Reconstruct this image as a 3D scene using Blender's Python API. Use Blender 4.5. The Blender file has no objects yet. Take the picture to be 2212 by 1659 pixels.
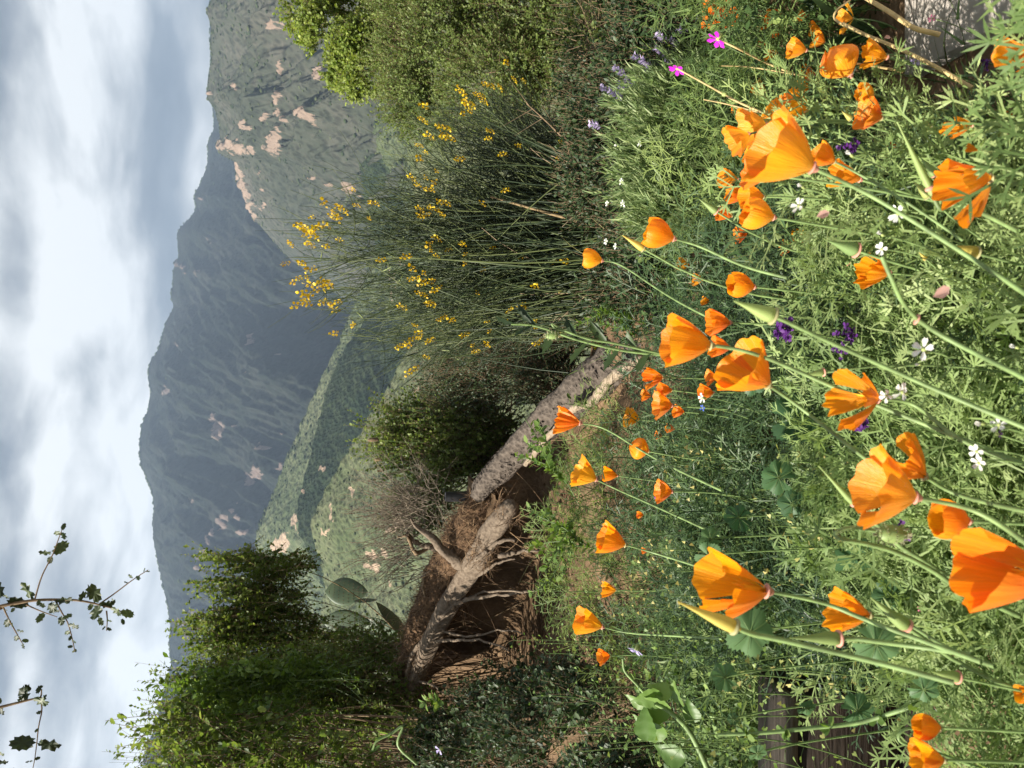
import bpy, math, random
import numpy as np
from mathutils import Vector, Matrix

C = bpy.context.scene.collection
R = np.random.default_rng(11)
random.seed(5)
PI = math.pi

# ------------------------------------------------------------------ camera
CAM_Z = 1.05
PITCH = math.radians(11.3)
FOC = 1736.0                       # focal length in units of the 2212 px long side
FWD = np.array([0, math.cos(PITCH), -math.sin(PITCH)])
UPV = np.array([0, math.sin(PITCH), math.cos(PITCH)])
RGT = np.array([1.0, 0, 0])
cam_d = bpy.data.cameras.new('camera')
cam = bpy.data.objects.new('camera', cam_d); C.objects.link(cam)
# the photograph was taken with the phone on its side: the picture's right is the world's down
cx_, cy_, cz_ = -UPV, RGT, -FWD
cam.matrix_world = Matrix(((cx_[0], cy_[0], cz_[0], 0), (cx_[1], cy_[1], cz_[1], 0), (cx_[2], cy_[2], cz_[2], CAM_Z), (0, 0, 0, 1)))
cam_d.sensor_fit = 'HORIZONTAL'; cam_d.sensor_width = 36.0; cam_d.lens = 36.0 * FOC / 2212.0
cam_d.dof.use_dof = True; cam_d.dof.focus_distance = 2.6; cam_d.dof.aperture_fstop = 15.0
cam_d.clip_start = 0.02; cam_d.clip_end = 20000
bpy.context.scene.camera = cam
sc = bpy.context.scene
sc.view_settings.view_transform = 'Standard'; sc.view_settings.look = 'None'
sc.view_settings.gamma = 1; sc.view_settings.use_curve_mapping = False
sc.view_settings.exposure = 1.45
sc.cycles.max_bounces = 6; sc.cycles.diffuse_bounces = 3; sc.cycles.glossy_bounces = 2
sc.cycles.transmission_bounces = 4; sc.cycles.volume_bounces = 0; sc.cycles.transparent_max_bounces = 6
sc.cycles.use_denoising = True

# ------------------------------------------------------------------ sun and sky
SUN_DIR = np.array([-0.80, -0.25, 0.80]); SUN_DIR /= np.linalg.norm(SUN_DIR)      # towards the sun
sun_d = bpy.data.lights.new('sun', 'SUN'); sun_d.energy = 5.0; sun_d.angle = math.radians(0.5)
sun_d.color = (1.0, 0.93, 0.82)
sun = bpy.data.objects.new('sun', sun_d); C.objects.link(sun)
sun.rotation_euler = Vector(SUN_DIR).to_track_quat('Z', 'Y').to_euler()
world = bpy.data.worlds.new('World'); sc.world = world; world.use_nodes = True
wt = world.node_tree; wn = wt.nodes; wl = wt.links
for n_ in list(wn): wn.remove(n_)
def N(tree, typ, **kw):
    n = tree.nodes.new(typ)
    for k, v in kw.items():
        if k.startswith('i_'):
            key = k[2:]; key = int(key) if key.isdigit() else key.replace('_', ' ')
            n.inputs[key].default_value = v
        else: setattr(n, k, v)
    return n
def ramp(tree, stops, interp='LINEAR'):
    n = tree.nodes.new('ShaderNodeValToRGB'); e = n.color_ramp; e.interpolation = interp
    while len(e.elements) < len(stops): e.elements.new(0.5)
    for el, (p, c) in zip(e.elements, stops):
        el.position = p; el.color = (c, c, c, 1) if isinstance(c, (int, float)) else (*c, 1)
    return n
def math_n(tree, op, a, b=None, clamp=False):
    n = tree.nodes.new('ShaderNodeMath'); n.operation = op; n.use_clamp = clamp
    for i, v in enumerate((a, b)):
        if v is None: continue
        if isinstance(v, (int, float)): n.inputs[i].default_value = v
        else: tree.links.new(v, n.inputs[i])
    return n.outputs[0]
def mixc(tree, f, a, b):
    n = tree.nodes.new('ShaderNodeMix'); n.data_type = 'RGBA'
    for i, v in ((0, f), (6, a), (7, b)):
        if isinstance(v, (int, float)): n.inputs[i].default_value = v
        elif isinstance(v, tuple): n.inputs[i].default_value = (*v, 1)
        else: tree.links.new(v, n.inputs[i])
    return n.outputs[2]
def build_sky():
    t = wt
    out = N(t, 'ShaderNodeOutputWorld')
    sky = N(t, 'ShaderNodeTexSky', sky_type='NISHITA', sun_disc=False)
    sky.sun_elevation = math.asin(SUN_DIR[2]); sky.sun_rotation = math.atan2(SUN_DIR[0], SUN_DIR[1])
    bgs = N(t, 'ShaderNodeBackground', i_Strength=0.06); wl.new(sky.outputs[0], bgs.inputs[0])
    tc = N(t, 'ShaderNodeTexCoord'); sep = N(t, 'ShaderNodeSeparateXYZ'); wl.new(tc.outputs['Generated'], sep.inputs[0])
    x, y, z = sep.outputs
    # stratus seen near the horizon: structure long in azimuth, thin in elevation
    az = math_n(t, 'ARCTAN2', x, y)
    def noise(sx, sz, det, off=0.0, dist=0.0, scale=1.0):
        cmb = N(t, 'ShaderNodeCombineXYZ')
        wl.new(math_n(t, 'MULTIPLY', az, sx), cmb.inputs[0]); wl.new(math_n(t, 'MULTIPLY', z, sz), cmb.inputs[2])
        cmb.inputs[1].default_value = off
        n = N(t, 'ShaderNodeTexNoise', i_Scale=scale, i_Detail=det, i_Roughness=0.5, i_Distortion=dist); wl.new(cmb.outputs[0], n.inputs['Vector'])
        return n.outputs['Fac']
    warp = noise(3.0, 5.0, 3.0, 4.2)
    zz = math_n(t, 'ADD', z, math_n(t, 'MULTIPLY', math_n(t, 'SUBTRACT', warp, 0.5), 0.035))
    # elevation bands of the cloud base (z = sine of the elevation)
    def band(stops):
        r = ramp(t, [((p - 0.10) / 0.40, c) for p, c in stops], 'B_SPLINE'); wl.new(math_n(t, 'DIVIDE', math_n(t, 'SUBTRACT', zz, 0.10), 0.40, True), r.inputs[0])
        return r.outputs[0]
    bR = band([(0.10, .72), (0.155, .74), (0.175, .66), (0.197, .22), (0.214, .38), (0.235, .84), (0.27, .90), (0.315, .98), (0.332, .66), (0.350, .26), (0.375, .5), (0.42, .78), (0.50, .7)])
    bL = band([(0.10, .80), (0.19, .86), (0.225, .84), (0.243, .74), (0.262, .40), (0.29, .34), (0.31, .42), (0.323, .66), (0.334, .42), (0.346, .16), (0.375, .12), (0.42, .42), (0.50, .6)])
    s = math_n(t, 'MULTIPLY', math_n(t, 'ADD', az, 0.06), 5.5)
    s = math_n(t, 'ADD', s, math_n(t, 'MULTIPLY', math_n(t, 'SUBTRACT', noise(5, 6, 3, 9.7), 0.5), 2.6))
    s = math_n(t, 'ADD', math_n(t, 'MULTIPLY', s, 0.5), 0.5, True)
    m = N(t, 'ShaderNodeMix', data_type='FLOAT'); wl.new(s, m.inputs[0]); wl.new(bL, m.inputs[2]); wl.new(bR, m.inputs[3])
    puff = noise(5.0, 13.0, 6.0, 1.3, 0.4)
    puff2 = noise(14.0, 34.0, 4.0, 7.3, 0.3)
    v = math_n(t, 'ADD', m.outputs[0], math_n(t, 'MULTIPLY', math_n(t, 'SUBTRACT', puff, 0.47), 2.3))
    v = math_n(t, 'ADD', v, math_n(t, 'MULTIPLY', math_n(t, 'SUBTRACT', puff2, 0.5), 0.6), True)
    col = ramp(t, [(0.0, (0.21, 0.245, 0.295)), (0.34, (0.35, 0.39, 0.44)), (0.62, (0.74, 0.77, 0.79)), (1.0, (1.45, 1.47, 1.46))])
    wl.new(v, col.inputs[0])
    bgc = N(t, 'ShaderNodeBackground', i_Strength=0.255); wl.new(col.outputs[0], bgc.inputs[0])
    mx = N(t, 'ShaderNodeMixShader', i_Fac=0.97); wl.new(bgs.outputs[0], mx.inputs[1]); wl.new(bgc.outputs[0], mx.inputs[2])
    wl.new(mx.outputs[0], out.inputs[0])
build_sky()

# ------------------------------------------------------------------ helpers
def ray(X, Y):
    """direction through a point of the picture measured on its 2212 x 1659 grid"""
    return FWD + RGT * ((829.5 - Y) / FOC) + UPV * ((1106 - X) / FOC)
def P(X, Y, y):
    """the point at horizontal distance y in front of the camera"""
    d = ray(X, Y); return np.array([0, 0, CAM_Z]) + d * (y / d[1])
def yc_(X, Y, y, h=.14):
    """keep a point at least h above the bed"""
    for _ in range(40):
        p = P(X, Y, y)
        if p[2] > float(G(p[0], p[1])) + h: break
        y *= .96
    return y
def idir(dX, dY, tow=0.0):
    v = -UPV * dX - RGT * dY - FWD * tow; return v / np.linalg.norm(v)
def unit(a, axis=-1):
    return a / np.maximum(np.linalg.norm(a, axis=axis, keepdims=True), 1e-9)
def hash2(ix, iy, s):
    h = (ix.astype(np.int64) * 374761393 + iy.astype(np.int64) * 668265263 + s * 982451653) & 0x7fffffff
    h = ((h ^ (h >> 13)) * 1274126177) & 0x7fffffff
    return ((h ^ (h >> 16)) & 0xffff) / 65535.0
def vnoise(x, y, s=0):
    ix = np.floor(x); iy = np.floor(y); fx = x - ix; fy = y - iy
    fx = fx * fx * (3 - 2 * fx); fy = fy * fy * (3 - 2 * fy)
    a = hash2(ix, iy, s); b = hash2(ix + 1, iy, s); c = hash2(ix, iy + 1, s); d = hash2(ix + 1, iy + 1, s)
    return (a * (1 - fx) + b * fx) * (1 - fy) + (c * (1 - fx) + d * fx) * fy
def fbm(x, y, o=5, s=0, g=0.5):
    t = 0; a = 1; n = 0
    for k in range(o):
        t = t + a * vnoise(x * 2 ** k + 17.3 * k, y * 2 ** k + 5.1 * k, s + k); n += a; a *= g
    return t / n
def ridged(x, y, o=5, s=0, g=0.5):
    t = 0; a = 1; n = 0
    for k in range(o):
        t = t + a * (1 - np.abs(2 * vnoise(x * 2 ** k + 11.3 * k, y * 2 ** k + 3.1 * k, s + k) - 1)); n += a; a *= g
    return t / n
def sstep(a, b, x):
    t = np.clip((x - a) / (b - a), 0, 1); return t * t * (3 - 2 * t)

class Acc:
    """collects triangles; attributes: uv and var (a number per vertex for colour variation)"""
    def __init__(s): s.V = []; s.F = []; s.U = []; s.A = []; s.n = 0
    def add(s, V, F, U=None, A=0.5):
        V = np.asarray(V, float).reshape(-1, 3); F = np.asarray(F, int)
        if F.shape[1] == 4: F = np.concatenate([F[:, [0, 1, 2]], F[:, [0, 2, 3]]])
        s.V.append(V); s.F.append(F + s.n); s.n += len(V)
        s.U.append(np.zeros((len(V), 2)) if U is None else np.asarray(U, float).reshape(-1, 2))
        s.A.append(np.full(len(V), float(A)) if np.isscalar(A) else np.asarray(A, float).ravel())
        return s
    def scatter(s, T, pos, M, A=None):
        """T=(V,F,U) template; pos (N,3); M (N,3,3) with columns = local axes, scaled"""
        tv, tf, tu = T; n = len(pos)
        if n == 0: return s
        V = np.einsum('nij,kj->nki', M, tv) + pos[:, None, :]
        F = tf[None] + (np.arange(n) * len(tv))[:, None, None]
        A = R.random(n) if A is None else A
        return s.add(V.reshape(-1, 3), F.reshape(-1, 3), np.tile(tu, (n, 1)), np.repeat(A, len(tv)))
    def mesh(s, name, smooth=False):
        V = np.concatenate(s.V); F = np.concatenate(s.F); U = np.concatenate(s.U); A = np.concatenate(s.A)
        m = bpy.data.meshes.new(name)
        m.vertices.add(len(V)); m.vertices.foreach_set('co', V.astype(np.float32).ravel())
        m.loops.add(len(F) * 3); m.loops.foreach_set('vertex_index', F.astype(np.int32).ravel())
        m.polygons.add(len(F)); m.polygons.foreach_set('loop_start', np.arange(0, len(F) * 3, 3, dtype=np.int32))
        m.polygons.foreach_set('loop_total', np.full(len(F), 3, dtype=np.int32))
        if smooth: m.polygons.foreach_set('use_smooth', np.ones(len(F), dtype=bool))
        m.update(calc_edges=True)
        uv = m.uv_layers.new(name='UVMap'); uv.data.foreach_set('uv', U[F.ravel()].astype(np.float32).ravel())
        at = m.attributes.new('var', 'FLOAT', 'POINT'); at.data.foreach_set('value', A.astype(np.float32))
        return m
def link(name, mesh, mat=None, parent=None, loc=None):
    o = bpy.data.objects.new(name, mesh); C.objects.link(o)
    if mat is not None and not mesh.materials: mesh.materials.append(mat)
    if parent is not None: o.parent = parent
    if loc is not None: o.location = loc
    return o
def obj(name, acc, mat, parent=None, smooth=False):
    """world coordinates in; if there is a parent, its location is subtracted"""
    if parent is not None:
        off = np.array(parent.location); acc.V = [v - off for v in acc.V]
    return link(name, acc.mesh(name, smooth), mat, parent)
def thing(name, label, cat, loc, group=None):
    o = bpy.data.objects.new(name, None); C.objects.link(o); o.empty_display_size = 0.05
    o.location = loc; o['label'] = label; o['category'] = cat
    if group: o['group'] = group
    return o
def tag(o, label=None, cat=None, group=None, kind=None):
    for k, v in (('label', label), ('category', cat), ('group', group), ('kind', kind)):
        if v: o[k] = v
    return o

def tubes(paths, radii, k=4):
    """paths (N,P,3), radii (N,P) -> V,F,U"""
    paths = np.asarray(paths, float); n, p, _ = paths.shape
    radii = np.broadcast_to(radii, (n, p))
    T = np.gradient(paths, axis=1); T = unit(T)
    ref = np.zeros((n, 1, 3)); ref[..., 0] = 0.31; ref[..., 1] = 0.87; ref[..., 2] = 0.13
    A = unit(np.cross(T, np.broadcast_to(ref, T.shape))); B = np.cross(T, A)
    th = np.arange(k) * 2 * PI / k
    ring = A[:, :, None, :] * np.cos(th)[None, None, :, None] + B[:, :, None, :] * np.sin(th)[None, None, :, None]
    V = paths[:, :, None, :] + ring * radii[:, :, None, None]
    i = np.arange(p - 1)[:, None]; j = np.arange(k)[None, :]; j2 = (j + 1) % k
    q = np.stack([i * k + j, i * k + j2, (i + 1) * k + j2, (i + 1) * k + j], -1).reshape(-1, 4)
    F = (q[None] + (np.arange(n) * p * k)[:, None, None]).reshape(-1, 4)
    u = np.broadcast_to((np.arange(k) / k)[None, None, :], (n, p, k)); v = np.broadcast_to(np.linspace(0, 1, p)[None, :, None], (n, p, k))
    return V.reshape(-1, 3), F, np.stack([u, v], -1).reshape(-1, 2)
def bez(a, b, c, n=8, d=None):
    """quadratic (a,b,c) or cubic (a,b,c,d); arrays (...,3) -> (...,n,3)"""
    t = np.linspace(0, 1, n)[:, None]
    a, b, c = (np.asarray(q, float)[..., None, :] for q in (a, b, c))
    if d is None: return a * (1 - t) ** 2 + 2 * b * t * (1 - t) + c * t * t
    d = np.asarray(d, float)[..., None, :]
    return a * (1 - t) ** 3 + 3 * b * t * (1 - t) ** 2 + 3 * c * t * t * (1 - t) + d * t ** 3
def spline(pts, n=24):
    pts = np.array(pts, float); m = len(pts)
    e = np.vstack([2 * pts[0] - pts[1], pts, 2 * pts[-1] - pts[-2]])
    o = []
    for s in np.linspace(0, m - 1, n):
        i = min(int(s), m - 2); t = s - i; p0, p1, p2, p3 = e[i:i + 4]
        o.append(0.5 * ((2 * p1) + (-p0 + p2) * t + (2 * p0 - 5 * p1 + 4 * p2 - p3) * t * t + (-p0 + 3 * p1 - 3 * p2 + p3) * t ** 3))
    return np.array(o)
def lathe(prof, k=10, wob=None):
    prof = np.array(prof, float); th = np.arange(k) * 2 * PI / k
    V = np.stack([prof[:, 0:1] * np.cos(th), prof[:, 0:1] * np.sin(th), np.repeat(prof[:, 1:2], k, 1)], -1)
    p = len(prof); i = np.arange(p - 1)[:, None]; j = np.arange(k)[None, :]; j2 = (j + 1) % k
    F = np.stack([i * k + j, i * k + j2, (i + 1) * k + j2, (i + 1) * k + j], -1).reshape(-1, 4)
    U = np.stack([np.broadcast_to(np.arange(k) / k, (p, k)), np.repeat(np.linspace(0, 1, p)[:, None], k, 1)], -1)
    return V.reshape(-1, 3), F, U.reshape(-1, 2)
def frame(d, up=None, roll=None):
    """(N,3) directions -> (N,3,3): column 1 along d, column 2 near up"""
    d = unit(np.atleast_2d(np.asarray(d, float))); n = len(d)
    up = np.broadcast_to(np.array([0, 0, 1.0]) if up is None else up, d.shape)
    x = np.cross(d, up); bad = np.linalg.norm(x, axis=1) < 1e-3; x[bad] = [1, 0, 0]; x = unit(x)
    z = np.cross(x, d)
    if roll is not None:
        c = np.cos(roll)[:, None]; s = np.sin(roll)[:, None]; x, z = x * c + z * s, z * c - x * s
    return np.stack([x, d, z], -1)
def frz(d, roll=0.0):
    """one direction -> 3x3 with column 2 (local z) along d"""
    d = np.asarray(d, float); d = d / np.linalg.norm(d)
    q = Vector(d).to_track_quat('Z', 'Y').to_matrix() @ Matrix.Rotation(roll, 3, 'Z')
    return np.array(q)
def rsphere(n):
    return unit(R.normal(size=(n, 3)))

# ------------------------------------------------------------------ materials
def new_mat(name):
    m = bpy.data.materials.new(name); m.use_nodes = True; t = m.node_tree
    b = t.nodes['Principled BSDF']; o = t.nodes['Material Output']
    return m, t, b, o
def leaf_mat(name, cols, trans=0.35, rough=0.5, tint=None, grad=0.0, spec=0.35):
    """cols: colours spread over the attribute var"""
    m, t, b, o = new_mat(name)
    at = N(t, 'ShaderNodeAttribute', attribute_name='var')
    r = ramp(t, [(i / max(1, len(cols) - 1), c) for i, c in enumerate(cols)]); t.links.new(at.outputs['Fac'], r.inputs[0])
    g = N(t, 'ShaderNodeNewGeometry'); nz = N(t, 'ShaderNodeTexNoise', i_Scale=9.0, i_Detail=3.0); t.links.new(g.outputs['Position'], nz.inputs['Vector'])
    hv = N(t, 'ShaderNodeHueSaturation'); t.links.new(r.outputs[0], hv.inputs['Color'])
    t.links.new(math_n(t, 'ADD', math_n(t, 'MULTIPLY', nz.outputs['Fac'], 0.7), 0.65), hv.inputs['Value'])
    t.links.new(hv.outputs[0], b.inputs['Base Color'])
    b.inputs['Roughness'].default_value = rough; b.inputs['Specular IOR Level'].default_value = spec
    tr = N(t, 'ShaderNodeBsdfTranslucent')
    c2 = N(t, 'ShaderNodeHueSaturation', i_Saturation=1.15, i_Value=1.25 if tint is None else tint, i_Hue=0.49); t.links.new(hv.outputs[0], c2.inputs['Color'])
    t.links.new(c2.outputs[0], tr.inputs[0])
    mx = N(t, 'ShaderNodeMixShader', i_Fac=trans); t.links.new(b.outputs[0], mx.inputs[1]); t.links.new(tr.outputs[0], mx.inputs[2]); t.links.new(mx.outputs[0], o.inputs[0])
    return m
def bark_mat(name, c1, c2, scale=30.0, bump=0.5, stretch=(1, 1, 1), rough=0.9, dist=0.01, spots=0.0):
    m, t, b, o = new_mat(name)
    tc = N(t, 'ShaderNodeTexCoord'); mp = N(t, 'ShaderNodeMapping'); mp.inputs['Scale'].default_value = stretch
    t.links.new(tc.outputs['Object'], mp.inputs[0])
    nz = N(t, 'ShaderNodeTexNoise', i_Scale=scale, i_Detail=8.0, i_Roughness=0.65); t.links.new(mp.outputs[0], nz.inputs['Vector'])
    vo = N(t, 'ShaderNodeTexVoronoi', i_Scale=scale * 1.6); t.links.new(mp.outputs[0], vo.inputs['Vector'])
    f = math_n(t, 'ADD', math_n(t, 'MULTIPLY', nz.outputs['Fac'], 1.3), math_n(t, 'MULTIPLY', vo.outputs['Distance'], 0.5 + spots))
    r = ramp(t, [(0.5, c1), (1.25, c2)]); t.links.new(math_n(t, 'MULTIPLY', f, 1.0), r.inputs[0]); r.color_ramp.elements[1].position = 1.0; r.color_ramp.elements[0].position = .40; t.links.new(math_n(t, 'MULTIPLY', f, 0.75), r.inputs[0]); t.links.new(r.outputs[0], b.inputs['Base Color'])
    bp = N(t, 'ShaderNodeBump', i_Strength=bump, i_Distance=dist); t.links.new(f, bp.inputs['Height']); t.links.new(bp.outputs[0], b.inputs['Normal'])
    b.inputs['Roughness'].default_value = rough; b.inputs['Specular IOR Level'].default_value = 0.2
    return m
def plain(name, c, rough=0.6, trans=0.0, spec=0.4, var=0.0):
    m, t, b, o = new_mat(name)
    b.inputs['Roughness'].default_value = rough; b.inputs['Specular IOR Level'].default_value = spec
    g = N(t, 'ShaderNodeNewGeometry'); nz = N(t, 'ShaderNodeTexNoise', i_Scale=60.0, i_Detail=4.0); t.links.new(g.outputs['Position'], nz.inputs['Vector'])
    r = ramp(t, [(0.3, tuple(q * (0.8 - var) for q in c)), (0.7, tuple(min(1, q * (1.15 + var)) for q in c))]); t.links.new(nz.outputs['Fac'], r.inputs[0])
    t.links.new(r.outputs[0], b.inputs['Base Color'])
    if trans:
        tr = N(t, 'ShaderNodeBsdfTranslucent'); t.links.new(r.outputs[0], tr.inputs[0])
        mx = N(t, 'ShaderNodeMixShader', i_Fac=trans); t.links.new(b.outputs[0], mx.inputs[1]); t.links.new(tr.outputs[0], mx.inputs[2]); t.links.new(mx.outputs[0], o.inputs[0])
    return m
def petal_mat(name, cbase, cmid, cedge, trans=0.45):
    m, t, b, o = new_mat(name)
    uv = N(t, 'ShaderNodeUVMap'); sp = N(t, 'ShaderNodeSeparateXYZ'); t.links.new(uv.outputs[0], sp.inputs[0])
    mp = N(t, 'ShaderNodeMapping'); mp.inputs['Scale'].default_value = (26, 1.4, 1); t.links.new(uv.outputs[0], mp.inputs[0])
    oi = N(t, 'ShaderNodeObjectInfo'); ad = N(t, 'ShaderNodeVectorMath', operation='ADD'); t.links.new(mp.outputs[0], ad.inputs[0]); t.links.new(oi.outputs['Random'], ad.inputs[1])
    st = N(t, 'ShaderNodeTexNoise', i_Scale=1.0, i_Detail=5.0, i_Roughness=0.6); t.links.new(ad.outputs[0], st.inputs['Vector'])
    v = math_n(t, 'ADD', sp.outputs[1], math_n(t, 'MULTIPLY', math_n(t, 'SUBTRACT', st.outputs['Fac'], 0.5), 0.35))
    r = ramp(t, [(0.0, cbase), (0.45, cmid), (1.0, cedge)]); t.links.new(v, r.inputs[0])
    hs = N(t, 'ShaderNodeHueSaturation'); t.links.new(r.outputs[0], hs.inputs['Color'])
    t.links.new(math_n(t, 'ADD', math_n(t, 'MULTIPLY', oi.outputs['Random'], 0.022), 0.489), hs.inputs['Hue'])
    t.links.new(math_n(t, 'ADD', math_n(t, 'MULTIPLY', st.outputs['Fac'], 0.5), 0.75), hs.inputs['Value'])
    t.links.new(hs.outputs[0], b.inputs['Base Color'])
    b.inputs['Roughness'].default_value = 0.36; b.inputs['Specular IOR Level'].default_value = 0.4
    b.inputs['Sheen Weight'].default_value = 0.1
    bp = N(t, 'ShaderNodeBump', i_Strength=0.9, i_Distance=0.0016); t.links.new(st.outputs['Fac'], bp.inputs['Height']); t.links.new(bp.outputs[0], b.inputs['Normal'])
    tr = N(t, 'ShaderNodeBsdfTranslucent'); t.links.new(hs.outputs[0], tr.inputs[0]); t.links.new(bp.outputs[0], tr.inputs['Normal'])
    mx = N(t, 'ShaderNodeMixShader', i_Fac=trans); t.links.new(b.outputs[0], mx.inputs[1]); t.links.new(tr.outputs[0], mx.inputs[2]); t.links.new(mx.outputs[0], o.inputs[0])
    return m
# ------------------------------------------------------------------ the ground
LOG1 = [(1440, 722, 2.72, 0.064), (1395, 742, 2.8, 0.067), (1345, 772, 2.95, 0.073), (1280, 825, 3.1, 0.077), (1200, 893, 3.3, 0.070), (1140, 950, 3.48, 0.063), (1088, 1002, 3.62, 0.058), (1052, 1040, 3.72, 0.050), (1036, 1066, 3.8, 0.041), (1030, 1078, 3.83, 0.015)]
LOG2 = [(1112, 1084, 3.54, .012), (1107, 1091, 3.55, .034), (1090, 1114, 3.6, .047), (1062, 1152, 3.68, .05), (1037, 1196, 3.78, .05), (1003, 1250, 3.92, .047), (967, 1306, 4.06, .05), (937, 1366, 4.22, .05), (914, 1423, 4.38, .052), (886, 1496, 4.55, .054), (868, 1560, 4.75, .055)]
_l = np.array([P(a, b, c) for a, b, c, r in LOG1[2:8]] + [P(a, b, c) for a, b, c, r in LOG2[4:]])
_o = np.argsort(_l[:, 0]); LX, LY, LZ = _l[_o, 0], _l[_o, 1], _l[_o, 2]
LX = np.concatenate([[-6], LX, [0.9, 6]]); LY = np.concatenate([[5.6], LY, [3.0, 3.6]]); LZ = np.concatenate([[0.9], LZ, [0.0, 0.0]])
def G(x, y):
    x = np.asarray(x, float); y = np.asarray(y, float)
    yc = np.interp(x, LX, LY); zc = np.interp(x, LX, LZ) - 0.07 - 0.09 * sstep(-0.7, -0.45, x)
    bed = 0.035 * (fbm(x * 2.3 + 9, y * 2.3 + 4, 4, 3) - 0.5) + 0.06 * sstep(2.1, 2.9, y) * sstep(-1.3, -0.2, x) * sstep(1.0, 0.2, x)
    bed = bed - 0.10 * np.exp(-((x + 0.15) ** 2 / 0.10 + (y - yc + .22) ** 2 / 0.012))
    bed = bed + 0.10 * np.exp(-((x + 0.45) ** 2 / 0.25 + (y - 2.75) ** 2 / 0.12))
    hollow = np.clip(zc, 0, 1) * sstep(yc - 1.1, yc - 0.5, y) * sstep(yc - 0.1, yc - 0.5, y) * 0.30
    deep = 0.5 * sstep(0.12, 0.30, zc)
    wall = (zc - bed) * sstep(yc + 0.02 + deep, yc + 0.30 + deep * 0.8, y)
    z = bed + hollow + wall
    s = y - (yc + 0.75)
    soft = np.where(s > 0, s * s / (s + 1.2), 0)
    r = np.hypot(x, y)
    drop = np.minimum(soft * 0.62, 75 + 0 * s)
    z = z - drop
    z = z + (fbm(x * 0.12, y * 0.12, 4, 8) - 0.5) * 2.2 * sstep(6, 40, r) + (fbm(x * 0.01, y * 0.01, 4, 8) - 0.5) * 22 * sstep(80, 300, r)
    lump = (fbm(x * 9, y * 9, 4, 31) - 0.5) * 0.05 * sstep(1.9, 2.6, y) * sstep(6.5, 5, y)
    return z + lump
def build_ground():
    rr = np.concatenate([np.linspace(0.15, 2.0, 40)[:-1], np.linspace(2.0, 5.2, 190)[:-1], np.geomspace(5.2, 5200, 110)])
    th = np.concatenate([np.linspace(-1.0, 1.0, 420), np.linspace(1.0, 2 * PI - 1.0, 60)[1:-1]])
    rg, tg = np.meshgrid(rr, th, indexing='ij'); x = rg * np.sin(tg); y = rg * np.cos(tg); z = G(x, y)
    n, k = x.shape; i = np.arange(n - 1)[:, None]; j = np.arange(k)[None, :]; j2 = (j + 1) % k
    F = np.stack([i * k + j, (i + 1) * k + j, (i + 1) * k + j2, i * k + j2], -1).reshape(-1, 4)[:, ::-1]
    a = Acc(); a.add(np.stack([x, y, z], -1), F, None, 0.5)
    a.add([[0, 0, float(G(0, 0))]] + [[rr[0] * math.sin(t), rr[0] * math.cos(t), float(z[0, q])] for q, t in enumerate(th)], np.array([[0, 1 + (q + 1) % k, 1 + q] for q in range(k)]))
    m, t, b, o = new_mat('soil')
    g = N(t, 'ShaderNodeNewGeometry')
    n1 = N(t, 'ShaderNodeTexNoise', i_Scale=5.0, i_Detail=9.0, i_Roughness=0.7); n2 = N(t, 'ShaderNodeTexNoise', i_Scale=60.0, i_Detail=6.0, i_Roughness=0.7)
    for q in (n1, n2): t.links.new(g.outputs['Position'], q.inputs['Vector'])
    f = math_n(t, 'ADD', math_n(t, 'MULTIPLY', n1.outputs['Fac'], 0.7), math_n(t, 'MULTIPLY', n2.outputs['Fac'], 0.4))
    r = ramp(t, [(0.35, (0.04, 0.026, 0.016)), (0.55, (0.12, 0.078, 0.045)), (0.8, (0.24, 0.165, 0.10))]); t.links.new(f, r.inputs[0])
    sp = N(t, 'ShaderNodeSeparateXYZ'); t.links.new(g.outputs['Position'], sp.inputs[0])
    far = math_n(t, 'DIVIDE', math_n(t, 'SUBTRACT', sp.outputs[1], 7.0), 25.0, True)
    nf = N(t, 'ShaderNodeTexNoise', i_Scale=0.08, i_Detail=9.0, i_Roughness=0.7); t.links.new(g.outputs['Position'], nf.inputs['Vector'])
    rf = ramp(t, [(0.35, (0.03, 0.05, 0.018)), (0.6, (0.09, 0.11, 0.04)), (0.75, (0.22, 0.19, 0.10))]); t.links.new(nf.outputs['Fac'], rf.inputs[0])
    t.links.new(mixc(t, far, r.outputs[0], rf.outputs[0]), b.inputs['Base Color']); b.inputs['Roughness'].default_value = 0.95; b.inputs['Specular IOR Level'].default_value = 0.1
    bp = N(t, 'ShaderNodeBump', i_Strength=0.8, i_Distance=0.012); t.links.new(f, bp.inputs['Height']); t.links.new(bp.outputs[0], b.inputs['Normal'])
    ob = obj('ground', a, m, smooth=True); tag(ob, 'bare tan and brown garden soil falling away to the valley', kind='structure'); return m
SOIL = build_ground()

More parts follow.
